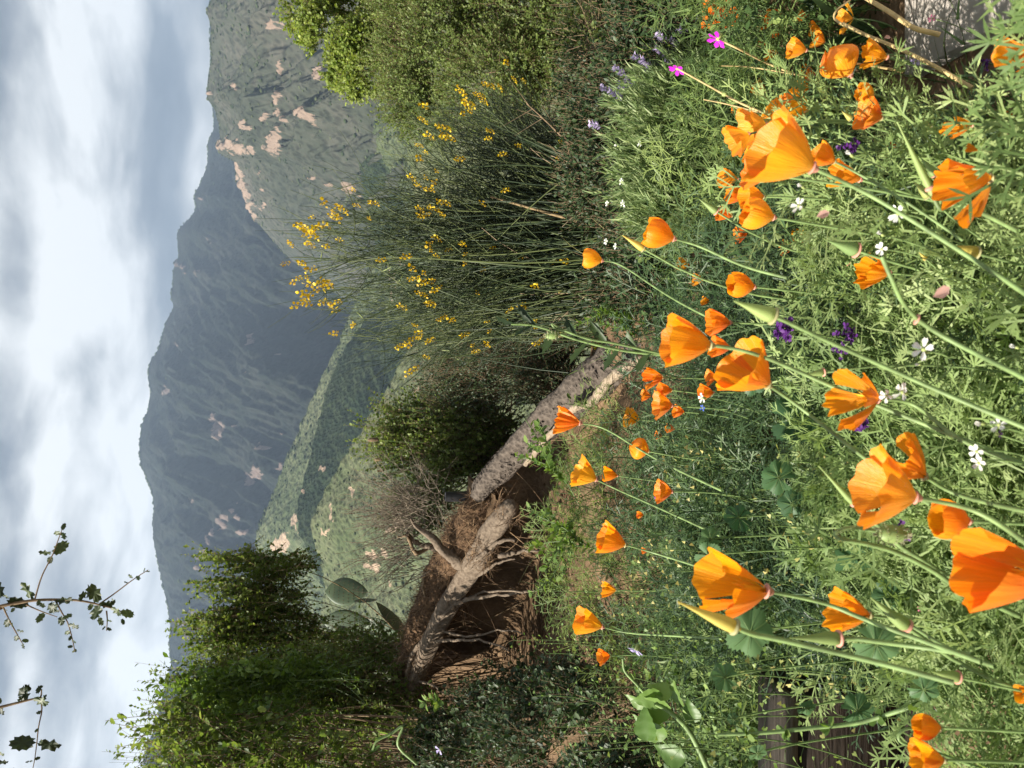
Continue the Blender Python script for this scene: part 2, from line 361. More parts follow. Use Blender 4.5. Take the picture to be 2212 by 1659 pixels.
# ------------------------------------------------------------------ mountains and hills
def chaparral_mat(name, g1, g2, g3, rock, dot_scale, bump):
    m, t, b, o = new_mat(name)
    g = N(t, 'ShaderNodeNewGeometry')
    def nz(s, d, r=0.6, typ='ShaderNodeTexNoise'):
        n = N(t, typ, i_Scale=s); 
        if typ == 'ShaderNodeTexNoise': n.inputs['Detail'].default_value = d; n.inputs['Roughness'].default_value = r
        t.links.new(g.outputs['Position'], n.inputs['Vector']); return n
    big = nz(dot_scale * 0.05, 8, 0.62); fine = nz(dot_scale * 0.5, 6, 0.7); vor = nz(dot_scale, 0, 0, 'ShaderNodeTexVoronoi')
    f = math_n(t, 'ADD', math_n(t, 'MULTIPLY', big.outputs['Fac'], 0.62), math_n(t, 'MULTIPLY', fine.outputs['Fac'], 0.55))
    r = ramp(t, [(0.40, g1), (0.56, g2), (0.72, g3)]); t.links.new(f, r.inputs[0])
    d = ramp(t, [(0.25, 0.55), (0.55, 1.0)]); t.links.new(vor.outputs['Distance'], d.inputs[0])
    hv = N(t, 'ShaderNodeHueSaturation'); t.links.new(r.outputs[0], hv.inputs['Color']); t.links.new(d.outputs[0], hv.inputs['Value'])
    at = N(t, 'ShaderNodeAttribute', attribute_name='var')
    rk = nz(dot_scale * 0.9, 8, 0.75); bed = nz(dot_scale * 0.16, 5)
    rf = math_n(t, 'ADD', at.outputs['Fac'], math_n(t, 'MULTIPLY', math_n(t, 'SUBTRACT', math_n(t, 'ADD', math_n(t, 'MULTIPLY', fine.outputs['Fac'], 0.6), math_n(t, 'MULTIPLY', rk.outputs['Fac'], 0.5)), 0.55), 2.4))
    rm = ramp(t, [(0.40, 0.0), (0.56, 1.0)]); t.links.new(rf, rm.inputs[0])
    rc = ramp(t, [(0.3, tuple(q * 0.55 for q in rock)), (0.5, rock), (0.75, tuple(min(1, q * 1.35) for q in rock))]); t.links.new(rk.outputs['Fac'], rc.inputs[0])
    t.links.new(mixc(t, rm.outputs[0], hv.outputs[0], rc.outputs[0]), b.inputs['Base Color'])
    b.inputs['Roughness'].default_value = 1.0; b.inputs['Specular IOR Level'].default_value = 0.05
    bp = N(t, 'ShaderNodeBump', i_Strength=0.9, i_Distance=bump); t.links.new(math_n(t, 'ADD', rk.outputs['Fac'], vor.outputs['Distance']), bp.inputs['Height']); t.links.new(bp.outputs[0], b.inputs['Normal'])
    return m
def ridge(name, label, crest, D, base, run, amp, seed, mat, rocks=(), freq=10, slant=0.5, ncol=520, nrow=150, specks=0.0, power=1.0, rough=1.0, Dslope=0.0, bumpy=0.0, floor_t=None):
    """a mountain side: crest traced at distance D, falling towards the camera over run*D, and a short back slope"""
    crest = sorted(crest, key=lambda q: q[1]); cy = np.array([q[1] for q in crest], float); cx = np.array([q[0] for q in crest], float)
    Yc = np.linspace(cy[0], cy[-1], ncol); Xc = np.interp(Yc, cy, cx)
    k3 = np.ones(5) / 5
    Xs = np.convolve(np.pad(Xc, 2, mode='edge'), k3, 'valid')
    d = FWD[None] + RGT[None] * ((829.5 - Yc) / FOC)[:, None] + UPV[None] * ((1106 - Xs) / FOC)[:, None]
    hd = d[:, :2] / np.linalg.norm(d[:, :2], axis=1)[:, None]
    az = np.arctan2(hd[:, 0], hd[:, 1]); tanel = d[:, 2] / np.linalg.norm(d[:, :2], axis=1)
    Dc = D * (1 + Dslope * az) * (1 + 0.06 * (fbm(az * freq * 0.5, az * 0, 3, seed + 5) - 0.5))
    zc = CAM_Z + tanel * Dc
    back = 14
    t = np.concatenate([np.linspace(-0.25, 0, back, endpoint=False), np.linspace(0, 1, nrow) ** 1.15])
    T, AZ = np.meshgrid(t, az, indexing='ij'); DC = np.broadcast_to(Dc, T.shape); ZC = np.broadcast_to(zc, T.shape)
    tt = np.clip(T, 0, 1); r = DC * (1 - run * T)
    prof = tt ** power
    z = ZC + (base - ZC) * prof + np.where(T < 0, T * run * DC * 0.5, 0)
    env = sstep(0.0, 0.10, tt) * (0.35 + 0.65 * sstep(0, 0.4, tt))
    a1 = AZ * freq + slant * tt + 0.35 * fbm(AZ * freq, tt * 3, 3, seed + 9)
    gul = ridged(a1, tt * 1.1, 6, seed, 0.55) - 0.62
    z = z + amp * gul * env
    z = z + amp * 0.10 * rough * (fbm(AZ * freq * 7, tt * 18, 4, seed + 3) - 0.5) * sstep(-0.02, 0.05, tt)
    if bumpy: z = z + bumpy * (np.abs(vnoise(AZ * DC / (bumpy * 2.2), r / (bumpy * 2.2), seed + 21)) - 0.5)
    X3 = r * np.sin(AZ); Y3 = r * np.cos(AZ)
    V = np.stack([X3, Y3, z], -1)
    # where rock shows
    rel = V - np.array([0, 0, CAM_Z]); f = rel @ FWD; px = 1106 - FOC * (rel @ UPV) / f; py = 829.5 - FOC * (rel @ RGT) / f
    rock = np.zeros(T.shape)
    wx = px + 14 * (fbm(AZ * 90, tt * 40, 3, seed + 30) - 0.5) * 2; wy = py + 16 * (fbm(AZ * 70 + 5, tt * 30, 3, seed + 31) - 0.5) * 2
    for q in rocks:
        X0, Y0, rx, ry = q[:4]; ang = math.radians(q[4]) if len(q) > 4 else 0
        u = (wx - X0) * math.cos(ang) + (wy - Y0) * math.sin(ang); v = -(wx - X0) * math.sin(ang) + (wy - Y0) * math.cos(ang)
        rock = np.maximum(rock, np.clip(1.22 - np.hypot(u / rx, v / ry), 0, .9) * 1.0)
    if specks: rock = np.maximum(rock, np.clip((fbm(AZ * freq * 9, tt * 34, 3, seed + 40) - (0.80 - specks)) * 6, 0, 0.75))
    V[..., 2] += np.where(rock > 0.4, amp * 0.035 * ridged(AZ * freq * 14, tt * 40, 3, seed + 50), 0)
    n, k = T.shape; i = np.arange(n - 1)[:, None]; j = np.arange(k - 1)[None, :]
    F = np.stack([i * k + j, i * k + j + 1, (i + 1) * k + j + 1, (i + 1) * k + j], -1).reshape(-1, 4)
    a = Acc(); a.add(V, F, None, rock.ravel())
    o = obj(name, a, mat, smooth=True); tag(o, label, kind='structure')
    return V, rock
ROCK = (0.20, 0.15, 0.115)
M_FAR = chaparral_mat('far_cloud_shadow_chaparral', (0.007, 0.011, 0.009), (0.013, 0.018, 0.013), (0.026, 0.029, 0.024), (0.13, 0.10, 0.085), 0.10, 2.5)  # cloud shadow on the far mountain is put into these dark colours
M_RIGHT = chaparral_mat('dry_chaparral', (0.026, 0.033, 0.022), (0.046, 0.052, 0.037), (0.078, 0.076, 0.060), ROCK, 0.13, 2.0)
M_MID = chaparral_mat('green_chaparral', (0.040, 0.058, 0.026), (0.075, 0.095, 0.045), (0.12, 0.132, 0.072), (0.32, 0.24, 0.17), 0.26, 2.0)
M_NEAR = chaparral_mat('near_chaparral', (0.055, 0.075, 0.034), (0.09, 0.108, 0.054), (0.13, 0.138, 0.08), (0.32, 0.24, 0.17), 0.42, 1.2)
M_RAV_SHADE = chaparral_mat('ravine_shadow_chaparral', (0.012, 0.022, 0.012), (0.024, 0.038, 0.018), (0.05, 0.065, 0.03), (0.3, 0.22, 0.16), 0.32, 2.0)  # dark colours paint in the shadow lying between the two spurs
back = [(430, -500), (450, -250), (452, 0), (455, 150), (462, 280), (448, 310), (449, 345), (447, 360), (433, 397), (417, 423), (423, 450), (414, 466), (403, 477), (383, 500), (383, 533), (385, 553), (373, 586), (374, 616), (367, 638), (376, 664), (358, 696), (348, 733), (340, 760), (323, 783), (318, 816), (325, 846), (320, 886), (305, 923), (300, 960), (303, 1006), (315, 1030), (325, 1053), (332, 1086), (333, 1133), (335, 1173), (343, 1223), (353, 1266), (363, 1320), (370, 1353), (365, 1390), (370, 1433), (360, 1483), (347, 1530), (333, 1580), (317, 1616), (308, 1653), (300, 1800), (320, 2150)]
far_rocks = [(475, 932, 17, 22), (463, 905, 8, 12), (567, 965, 13, 14), (510, 922, 8, 8), (552, 1022, 20, 12, 35), (545, 1035, 14, 8), (358, 845, 10, 9), (610, 925, 6, 6),
             (490, 1118, 10, 9), (478, 1135, 9, 10), (466, 1152, 9, 9), (455, 1172, 9, 12), (447, 1193, 9, 12), (440, 1205, 12, 9), (427, 1232, 8, 9), (507, 1102, 9, 7), (528, 1142, 14, 9), (520, 1120, 9, 6), (520, 1085, 5, 5), (423, 1078, 7, 4),
             (420, 1322, 11, 8), (395, 1342, 5, 9), (408, 1372, 10, 8), (432, 1400, 5, 6), (385, 1440, 5, 5), (410, 1482, 9, 7), (380, 1474, 5, 4), (458, 1388, 8, 6), (470, 1312, 9, 7), (540, 1185, 9, 6), (560, 1205, 7, 7), (385, 572, 7, 7), (398, 582, 6, 6), (425, 590, 5, 5), (545, 735, 9, 9), (535, 805, 9, 5), (385, 745, 7, 3), (447, 520, 5, 5), (442, 430, 7, 6), (640, 560, 10, 8), (600, 760, 7, 7), (610, 1010, 9, 6)]
V_far, RK_far = ridge('far_mountain', 'tall blue-grey mountain with scattered pinkish rock outcrops, cloud shadow put into its dark colour', back, 1900, -60, 0.50, 165, 3, M_FAR, far_rocks, freq=9, slant=1.4, ncol=760, nrow=200, specks=0.0, Dslope=0.5)
right = [(440, -500), (452, -200), (456, -60), (455, 0), (447, 27), (457, 60), (452, 97), (457, 133), (448, 173), (447, 213), (462, 233), (473, 267), (476, 287), (474, 305), (468, 320), (480, 335), (497, 342), (508, 352), (515, 375), (516, 400), (524, 418), (533, 443), (543, 460), (553, 478), (572, 500), (590, 520), (612, 545), (640, 570), (690, 610), (740, 650)]
r_rocks = [(480, 318, 10, 10), (497, 312, 22, 17), (515, 325, 24, 10, 20), (545, 325, 18, 8), (594, 312, 24, 24), (600, 295, 16, 14), (532, 273, 16, 12), (576, 252, 11, 6), (603, 245, 8, 15), (616, 263, 12, 12), (652, 244, 20, 18), (670, 250, 14, 14), (682, 266, 9, 6), (612, 152, 6, 24, 20), (600, 210, 5, 24, 20), (590, 52, 16, 16), (618, 50, 10, 14), (505, 185, 6, 6), (456, 208, 6, 8),
           (517, 372, 9, 18), (526, 402, 9, 14), (536, 424, 9, 16, -15), (545, 450, 8, 16), (553, 470, 6, 14), (570, 445, 9, 8), (565, 375, 5, 12, 40), (568, 410, 5, 6), (680, 382, 7, 6), (713, 397, 10, 8), (758, 410, 18, 18), (750, 395, 12, 8), (744, 230, 6, 12), (690, 160, 18, 14), (775, 430, 6, 10)]
V_r, RK_r = ridge('rocky_mountain', 'sunlit grey-green mountain shoulder with broken tan cliffs below its crest', right, 1350, -60, 0.50, 130, 12, M_RIGHT, r_rocks, freq=8, slant=-1.6, ncol=620, nrow=190, specks=0.0, Dslope=-0.5)
spur1 = [(735, -300), (790, -50), (800, 150), (800, 300), (815, 380), (835, 450), (828, 500), (800, 575), (772, 640), (748, 700), (722, 760), (700, 800), (680, 850), (655, 905), (632, 960), (612, 1005), (596, 1050), (575, 1095), (560, 1130), (552, 1170), (560, 1230), (590, 1300), (600, 1400), (560, 1500), (520, 1600), (500, 1750), (500, 2000)]
s1_rocks = [(657, 1062, 7, 9), (790, 560, 6, 5), (850, 590, 6, 12), (866, 560, 9, 8), (852, 600, 5, 20), (845, 640, 5, 18), (820, 680, 7, 14), (610, 1172, 22, 24), (590, 1178, 14, 14), (645, 1190, 8, 8), (640, 1125, 5, 20, 20), (655, 1142, 5, 18, 30), (700, 1470, 18, 10), (650, 1500, 10, 12), (730, 1420, 14, 10)]
V_s1, RK_s1 = ridge('green_spur', 'long green spur dropping across the valley with a bright sandy cut at its shoulder', spur1, 760, -62, 0.34, 30, 22, M_MID, s1_rocks, freq=9, slant=2.2, ncol=620, nrow=130, specks=0.0, Dslope=-0.3, bumpy=2.5)
shade = [(735, 100), (800, 500), (838, 600), (818, 640), (790, 690), (745, 750), (722, 800), (702, 850), (690, 900), (678, 950), (665, 1000), (650, 1060), (640, 1100), (645, 1150), (690, 1250), (760, 1400), (800, 1700)]  # crest follows the upper edge of the painted shadow strip
V_s3, RK_s3 = ridge('ravine_shadow_ridge', 'brush-covered side of the ravine between the two green spurs, shade put into its colour', shade, 620, -66, 0.22, 16, 29, M_RAV_SHADE, [(657, 1062, 7, 9), (700, 1010, 5, 12)], freq=9, slant=2.0, ncol=420, nrow=90, Dslope=0.6, bumpy=2.0)
spur2 = [(905, -300), (890, 100), (880, 350), (893, 400), (905, 470), (925, 600), (915, 660), (896, 735), (880, 765), (860, 795), (842, 830), (818, 868), (795, 905), (772, 945), (745, 985), (722, 1025), (700, 1065), (682, 1100), (672, 1130), (676, 1160), (690, 1200), (700, 1260), (690, 1340), (660, 1420), (640, 1500), (640, 1700), (650, 1950)]
s2_rocks = [(880, 397, 12, 10), (800, 1200, 18, 14), (812, 1230, 20, 16), (790, 1225, 12, 12), (830, 1195, 14, 10), (760, 1065, 6, 14), (715, 1112, 6, 18), (850, 1150, 18, 10), (868, 1120, 14, 16), (700, 1150, 5, 14, 30), (905, 840, 4, 20), (840, 1255, 9, 9)]
V_s2, RK_s2 = ridge('near_hill', 'nearer grassy green hillside with shrub dots and pinkish boulders low on it', spur2, 330, -66, 0.45, 13, 37, M_NEAR, s2_rocks, freq=7, slant=1.6, ncol=560, nrow=130, specks=0.0, Dslope=-0.7, bumpy=1.5)

# shrubs that roughen crests and dot the slopes: nobody could count them
def blob(seed, k=7):
    r = np.random.default_rng(seed); V, F, U = lathe([(0.02, -0.35), (0.75, -0.3), (1.0, 0.05), (0.8, 0.5), (0.35, 0.8), (0.01, 0.9)], k)
    V = V * (1 + 0.28 * (r.random((len(V), 1)) - 0.5)) ; F = np.concatenate([F[:, [0, 1, 2]], F[:, [0, 2, 3]]]); return V, F, U
BLOBS = [blob(i) for i in range(5)]
def shrub_dots(name, label, V, rock, size, n, mat, crest_n, rows=None):
    a = Acc(); nr, nc, _ = V.shape
    ii = R.integers(15, nr - 2 if rows is None else rows, n); jj = R.integers(1, nc - 1, n)
    den = fbm(ii * 0.09, jj * 0.05, 3, 77); keep = (rock[ii, jj] < 0.35) & (den > 0.42); ii, jj = ii[keep], jj[keep]
    ii = np.concatenate([ii, np.full(crest_n, 14) + R.integers(-1, 3, crest_n)]); jj = np.concatenate([jj, R.integers(1, nc - 1, crest_n)])
    p = V[ii, jj] + R.normal(size=(len(ii), 3)) * np.array([1, 1, 0]) * size * .35
    s = size * (0.35 + 0.9 * R.random(len(ii)) ** 1.6); g = R.integers(0, 5, len(ii))
    dist = np.linalg.norm(p[:, :2], axis=1); p[:, 2] -= s * 0.25
    for q in range(5):
        k = g == q; M = np.zeros((k.sum(), 3, 3)); M[:, 0, 0] = M[:, 1, 1] = s[k]; M[:, 2, 2] = s[k] * 0.85
        a.scatter(BLOBS[q], p[k], M)
    o = obj(name, a, mat, smooth=True); tag(o, label, 'shrubs', kind='stuff')
M_DOT = leaf_mat('hill_shrub', [(0.024, 0.036, 0.018), (0.045, 0.062, 0.028), (0.08, 0.095, 0.045)], 0.05, 0.95, spec=0.05)
shrub_dots('chaparral_shrubs', 'dark scrub dotted over the green spur in the valley', V_s1, RK_s1, 2.2, 4500, M_DOT, 260)
shrub_dots('chaparral_shrubs', 'low scrub dotted over the nearer grassy hillside', V_s2, RK_s2, 0.8, 3000, M_DOT, 200)
shrub_dots('chaparral_shrubs', 'dark scrub along the crest and upper slope of the rocky sunlit mountain', V_r, RK_r, 2.2, 3500, M_DOT, 420)
shrub_dots('chaparral_shrubs', 'dark scrub edging the skyline of the tall shaded mountain', V_far, RK_far, 4.0, 60, M_DOT, 1300)
# ------------------------------------------------------------------ leaf shapes
def tmpl(V, F, U=None):
    V = np.array(V, float); F = np.array(F, int)
    if F.shape[1] == 4: F = np.concatenate([F[:, [0, 1, 2]], F[:, [0, 2, 3]]])
    return V, F, (V[:, :2].copy() if U is None else np.array(U, float))
L_OVAL = tmpl([(0, 0, 0), (-.30, .42, .09), (-.20, .8, .05), (0, 1, -.02), (.20, .8, .05), (.30, .42, .09), (0, .5, 0)], [(0, 6, 1), (1, 6, 2), (2, 6, 3), (3, 6, 4), (4, 6, 5), (5, 6, 0)])
L_SMALL = tmpl([(0, 0, 0), (-.30, .55, .10), (0, 1, 0), (.30, .55, .10)], [(0, 2, 1), (0, 3, 2)])
L_ROUND = tmpl([(0, 0, 0), (-.36, .3, .06), (-.38, .72, .10), (0, 1, .02), (.38, .72, .10), (.36, .3, .06)], [(0, 3, 1), (1, 3, 2), (0, 5, 3), (5, 4, 3)])
L_NEEDLE = tmpl([(-.055, 0, 0), (.055, 0, 0), (.03, .6, .05), (0, 1, .02), (-.03, .6, .05)], [(0, 1, 2), (0, 2, 4), (4, 2, 3)])
L_TOOTH = tmpl([(0, 0, 0), (-.22, .18, .05), (-.20, .33, .04), (-.34, .45, .09), (-.26, .6, .05), (-.30, .76, .08), (-.12, .84, .03), (0, 1, 0), (.12, .84, .03), (.30, .76, .08), (.26, .6, .05), (.34, .45, .09), (.20, .33, .04), (.22, .18, .05), (0, .5, -.02)],
               [(14, i, (i + 1) % 14) for i in range(14)])
L_TOOTH = (L_TOOTH[0], L_TOOTH[1][:, ::-1], L_TOOTH[2])
def ovate(n=14, w=.36, teeth=.06):
    V = []; F = []
    for i in range(n + 1):
        t = i / n; h = w * (math.sin(PI * t ** .62) ** 1.15) * (1 + (teeth if i % 2 else -teeth)); z = -.18 * t * t
        for u, zz in ((-1, .10), (-.5, .03), (0, -.02), (.5, .03), (1, .10)): V.append((u * h, t - abs(u) * .02, z + zz * h * 2 + .012 * math.sin(t * 26) * abs(u)))
    for i in range(n):
        for j in range(4): a = i * 5 + j; F += [(a, a + 1, a + 6), (a, a + 6, a + 5)]
    return tmpl(V, F)
L_BROAD = ovate()
def fern_leaf(seed, lobes=3, hd=True):
    """a finely divided leaf: stalk, side branches in pairs, each split again into narrow lobes"""
    r = random.Random(seed); V = []; F = []
    def quad(p, d, l, w0, w1, z0, z1):
        nx, ny = -d[1], d[0]; q = (p[0] + d[0] * l, p[1] + d[1] * l); n = len(V)
        if w1 < 0.003:
            V.extend([(p[0] + nx * w0, p[1] + ny * w0, z0), (p[0] - nx * w0, p[1] - ny * w0, z0), (q[0], q[1], z1)]); F.append((n, n + 1, n + 2))
        else:
            V.extend([(p[0] + nx * w0, p[1] + ny * w0, z0), (p[0] - nx * w0, p[1] - ny * w0, z0), (q[0] - nx * w1, q[1] - ny * w1, z1), (q[0] + nx * w1, q[1] + ny * w1, z1)]); F.append((n, n + 1, n + 2)); F.append((n, n + 2, n + 3))
        return q
    def rot(d, a): c, s = math.cos(a), math.sin(a); return (d[0] * c - d[1] * s, d[0] * s + d[1] * c)
    LW = .0140 if hd else .014
    def tuft(p, d, l, z, dz):
        q = quad(p, d, l * .45, .010, .012, z, z + dz * .4)
        for a in ((-.75, 0, .75) if not hd else (-1.0, -.42, .1, .6, 1.05)):
            dd = rot(d, a + r.uniform(-.15, .15)); l2 = l * r.uniform(.45, .62)
            q2 = quad(q, dd, l2 * .6, .006, LW, z + dz * .4, z + dz * .7 + r.uniform(-.02, .02)); quad(q2, dd, l2 * .45, LW, 0, z + dz * .7, z + dz)
    p = (0, 0); d = (0, 1); z = 0.0
    p = quad(p, d, .34, .010, .010, 0, .03); z = .03
    n = lobes
    for i in range(n):
        l = .42 * (1 - .22 * i)
        for s in (-1, 1):
            dd = rot(d, s * (1.0 - .12 * i + r.uniform(-.1, .1)))
            q = quad(p, dd, l * .42, .009, .009, z, z + .02)
            tuft(q, dd, l * .75, z + .02, r.uniform(-.10, .06))
        d = rot(d, r.uniform(-.12, .12)); l2 = .60 / n * .8
        z2 = z - .03 * i; p = quad(p, d, l2, .009, .009, z, z2); z = z2
    tuft(p, d, .36, z, -.08)
    return tmpl(V, F)
FERN_HD = [fern_leaf(i, 3, True) for i in range(4)]
FERN_LD = [fern_leaf(10 + i, 2, False) for i in range(4)]

# ------------------------------------------------------------------ foliage colours
G_COYOTE = leaf_mat('coyote_leaf', [(0.036, 0.072, 0.016), (0.11, 0.165, 0.038), (0.25, 0.31, 0.085)], 0.48)
G_BRIGHT = leaf_mat('fresh_leaf', [(0.07, 0.13, 0.025), (0.12, 0.20, 0.04), (0.20, 0.28, 0.07)], 0.4)
G_OAK = leaf_mat('oak_bush_leaf', [(0.055, 0.095, 0.022), (0.12, 0.17, 0.04), (0.22, 0.27, 0.085)], 0.42)
G_YEL = leaf_mat('yellow_green_leaf', [(0.09, 0.15, 0.025), (0.19, 0.26, 0.05), (0.34, 0.40, 0.11)], 0.48)
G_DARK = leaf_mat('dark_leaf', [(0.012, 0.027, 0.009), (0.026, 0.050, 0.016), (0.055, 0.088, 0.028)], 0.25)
G_TWIG = plain('twig_bark', (0.16, 0.115, 0.07), 0.9, var=0.2, spec=0.15)
G_TAN = plain('tan_twig', (0.20, 0.145, 0.075), 0.85, var=0.15, spec=0.2)
G_STEM = plain('green_stem', (0.11, 0.17, 0.05), 0.5, 0.15, var=0.1)

def LB(X, Y, y, rX, rY, ry):
    s = np.linalg.norm(ray(X, Y)) * 0 + y / (ray(X, Y)[1]) / FOC
    return (*P(X, Y, y), rY * s, ry, rX * s)
def bush(name, label, cat, base, lobes, n_shoot, n_leaf, L, leaf, T, mat, seed, n_main=60, up=0.7, twig=G_TWIG, gap=0.42, gscale=3.0, shell=0.75, main_r=1.0, leaf_ang=0.9, group=None, spread_base=0.15, tr=0.0018, curve=0.3, droop=0.0):
    """a shrub: main branches from the base to points in its lobes, short shoots on them, leaves along the shoots"""
    r = np.random.default_rng(seed); th = thing(name, label, cat, [float(q) for q in base], group)
    lob = np.array(lobes, float); w = (lob[:, 3] * lob[:, 4] * lob[:, 5]) ** (2 / 3); w /= w.sum()
    def pts(n, sh):
        k = r.choice(len(lob), n, p=w); d = unit(r.normal(size=(n, 3))); d[:, 1] = -np.abs(d[:, 1]) * np.sign(r.random(n) - 0.22)
        rad = sh + (1 - sh) * r.random(n) ** 0.6
        rad = rad * (0.82 + 0.36 * vnoise(d[:, 0] * 3 + k * 7, d[:, 2] * 3, seed))
        return lob[k, :3] + d * lob[k, 3:] * rad[:, None], d
    base = np.array(base, float)
    pm, dm = pts(n_main, 0.3)
    b0 = base + r.normal(size=(n_main, 3)) * [spread_base, spread_base, 0.01]
    mid = b0 * 0.45 + pm * 0.55 + r.normal(size=pm.shape) * 0.07 * np.linalg.norm(pm - b0, axis=1)[:, None]; mid[:, 2] -= 0.06 * np.linalg.norm(pm - b0, axis=1)
    pa = bez(b0, mid, pm, 9); rad = np.linspace(1, 0.25, 9)[None] * main_r * (0.0035 + 0.0035 * np.linalg.norm(pm - b0, axis=1))[:, None]
    br = Acc(); br.add(*tubes(pa, rad, 5), 0.5)
    ps, ds = pts(n_shoot * 2, shell)
    keep = fbm(ps[:, 0] * gscale + ps[:, 1] * gscale * .7, ps[:, 2] * gscale - ps[:, 1] * gscale * .5, 3, seed + 5) > gap
    ps, ds = ps[keep][:n_shoot], ds[keep][:n_shoot]
    dirs = unit(ds * (1 - up) + np.array([0, 0, up]) + r.normal(size=ds.shape) * 0.28)
    Ls = L * (0.5 + 0.8 * r.random(len(ps)))[:, None]
    e = ps + dirs * Ls; e[:, 2] -= droop * Ls[:, 0]
    s0 = ps - unit(dirs + r.normal(size=dirs.shape) * .4) * Ls * 0.5
    m2 = ps + r.normal(size=ps.shape) * Ls * curve * 0.4
    sp = bez(s0, m2, e, 6)
    br.add(*tubes(sp, np.linspace(1.0, 0.35, 6)[None] * tr, 3), 0.5)
    obj('branches', br, twig, th)
    t = r.random((len(ps), n_leaf)) ** 0.8; idx = np.clip((t * 5), 0, 4.999); i0 = idx.astype(int); fr = (idx - i0)[..., None]
    ar = np.arange(len(ps))[:, None]; pos = sp[ar, i0] * (1 - fr) + sp[ar, i0 + 1] * fr; tan = unit(sp[ar, i0 + 1] - sp[ar, i0])
    pos = pos.reshape(-1, 3); tan = tan.reshape(-1, 3); rv = unit(np.cross(tan, r.normal(size=tan.shape)))
    d = unit(tan * math.cos(leaf_ang) + rv * math.sin(leaf_ang) + r.normal(size=tan.shape) * .18)
    M = frame(d, tan + np.array([0, 0, .4])) * (leaf * (0.55 + 0.75 * r.random(len(d))))[:, None, None]
    shootv = np.repeat(r.random(len(ps)), n_leaf); A = np.clip(0.55 * shootv + 0.45 * r.random(len(d)) + 0.15 * (t.ravel() - 0.5), 0, 1)
    lf = Acc(); lf.scatter(T, pos, M, A); o = obj('foliage', lf, mat, th); tag(o, kind='stuff')
    return th

bush('yellow_green_bush', 'rounded bright yellow-green leafy bush catching full sun against the rocky mountain', 'bush', P(900, 60, 11.5),
     [LB(680, -60, 11, 60, 60, .5), LB(650, 30, 11, 36, 40, .4), LB(700, 60, 10.7, 50, 50, .4), LB(735, 140, 10.8, 34, 40, .4), LB(770, 185, 10.6, 22, 26, .3), LB(760, 90, 10.5, 45, 50, .4), LB(800, 160, 10.4, 40, 36, .35), LB(780, 10, 10.6, 50, 60, .4), LB(850, 80, 10.4, 60, 60, .4), LB(820, -60, 10.6, 80, 60, .4)],
     6200, 13, .13, .034, L_ROUND, G_YEL, 41, n_main=50, up=.35, gap=.36, gscale=2.2, tr=.003)
bush('oak_scrub', 'large dull olive-green scrub oak bush filling the slope behind the broom', 'bush', P(1480, 40, 6.6),
     [LB(930, 120, 6.6, 100, 120, .8), LB(880, 215, 6.7, 50, 60, .5), LB(980, 10, 6.4, 120, 120, .8), LB(1060, 190, 6.2, 110, 90, .7), LB(1150, 60, 6.0, 130, 130, .8), LB(1260, 150, 5.9, 130, 90, .6), LB(1330, 20, 5.7, 140, 110, .7), LB(1430, 110, 5.7, 90, 120, .6), LB(930, 270, 6.8, 50, 40, .4), LB(1100, -100, 6.2, 220, 80, .9), LB(880, 20, 6.8, 80, 90, .6), LB(1450, -20, 5.6, 90, 90, .6), LB(1430, 40, 3.1, 110, 110, .25), LB(1350, 190, 3.6, 90, 100, .25), LB(1440, 200, 2.9, 70, 70, .18), LB(1320, 60, 3.9, 110, 110, .3), LB(1300, 300, 3.8, 60, 60, .2), LB(1380, 330, 3.2, 50, 60, .15), LB(1480, 90, 2.75, 50, 80, .15), LB(1500, 30, 2.5, 60, 90, .16), LB(1440, 120, 2.8, 80, 80, .2), LB(1400, 240, 3.0, 60, 60, .18), LB(860, 130, 6.9, 60, 70, .4)],
     14500, 16, .13, .022, L_SMALL, G_OAK, 42, n_main=110, up=.45, gap=.37, gscale=2.6, tr=.0016, spread_base=.4)
bush('coyote_brush', 'dense upright green coyote brush standing behind the middle of the fallen log', 'bush', P(1110, 960, 5.3),
     [LB(960, 975, 5.2, 100, 60, .35), LB(930, 900, 5.4, 55, 35, .25), LB(1000, 1050, 5.0, 80, 55, .3), LB(1020, 940, 5.1, 90, 70, .3), LB(900, 1000, 5.2, 45, 40, .2), LB(880, 935, 5.3, 45, 22, .2), LB(960, 1105, 5.0, 60, 35, .25)],
     1250, 26, .26, .018, L_ROUND, G_COYOTE, 43, n_main=60, up=.85, gap=.3, curve=.2)
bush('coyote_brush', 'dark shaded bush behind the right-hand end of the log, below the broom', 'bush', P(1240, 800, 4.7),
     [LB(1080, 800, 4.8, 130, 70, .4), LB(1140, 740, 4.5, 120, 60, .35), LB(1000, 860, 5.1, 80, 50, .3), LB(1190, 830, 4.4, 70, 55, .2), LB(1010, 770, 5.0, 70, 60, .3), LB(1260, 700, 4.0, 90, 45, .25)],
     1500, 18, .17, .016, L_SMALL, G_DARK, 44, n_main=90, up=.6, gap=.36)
bush('coyote_brush', 'open coyote brush with tan stems leaning out over the prickly pear', 'bush', P(905, 1425, 5.6),
     [LB(540, 1203, 5.5, 62, 11, .15), LB(610, 1222, 5.5, 60, 20, .25), LB(510, 1262, 5.4, 62, 13, .2), LB(590, 1290, 5.4, 70, 26, .25), LB(515, 1322, 5.4, 66, 14, .2), LB(620, 1345, 5.4, 70, 26, .25), LB(520, 1366, 5.4, 74, 14, .2), LB(570, 1400, 5.4, 90, 20, .2), LB(740, 1385, 5.4, 70, 18, .2)],
     720, 30, .24, .022, L_ROUND, G_COYOTE, 45, n_main=20, main_r=.6, gscale=5.0, up=.97, twig=G_TAN, gap=.40, curve=.2, tr=.0022, spread_base=.05)
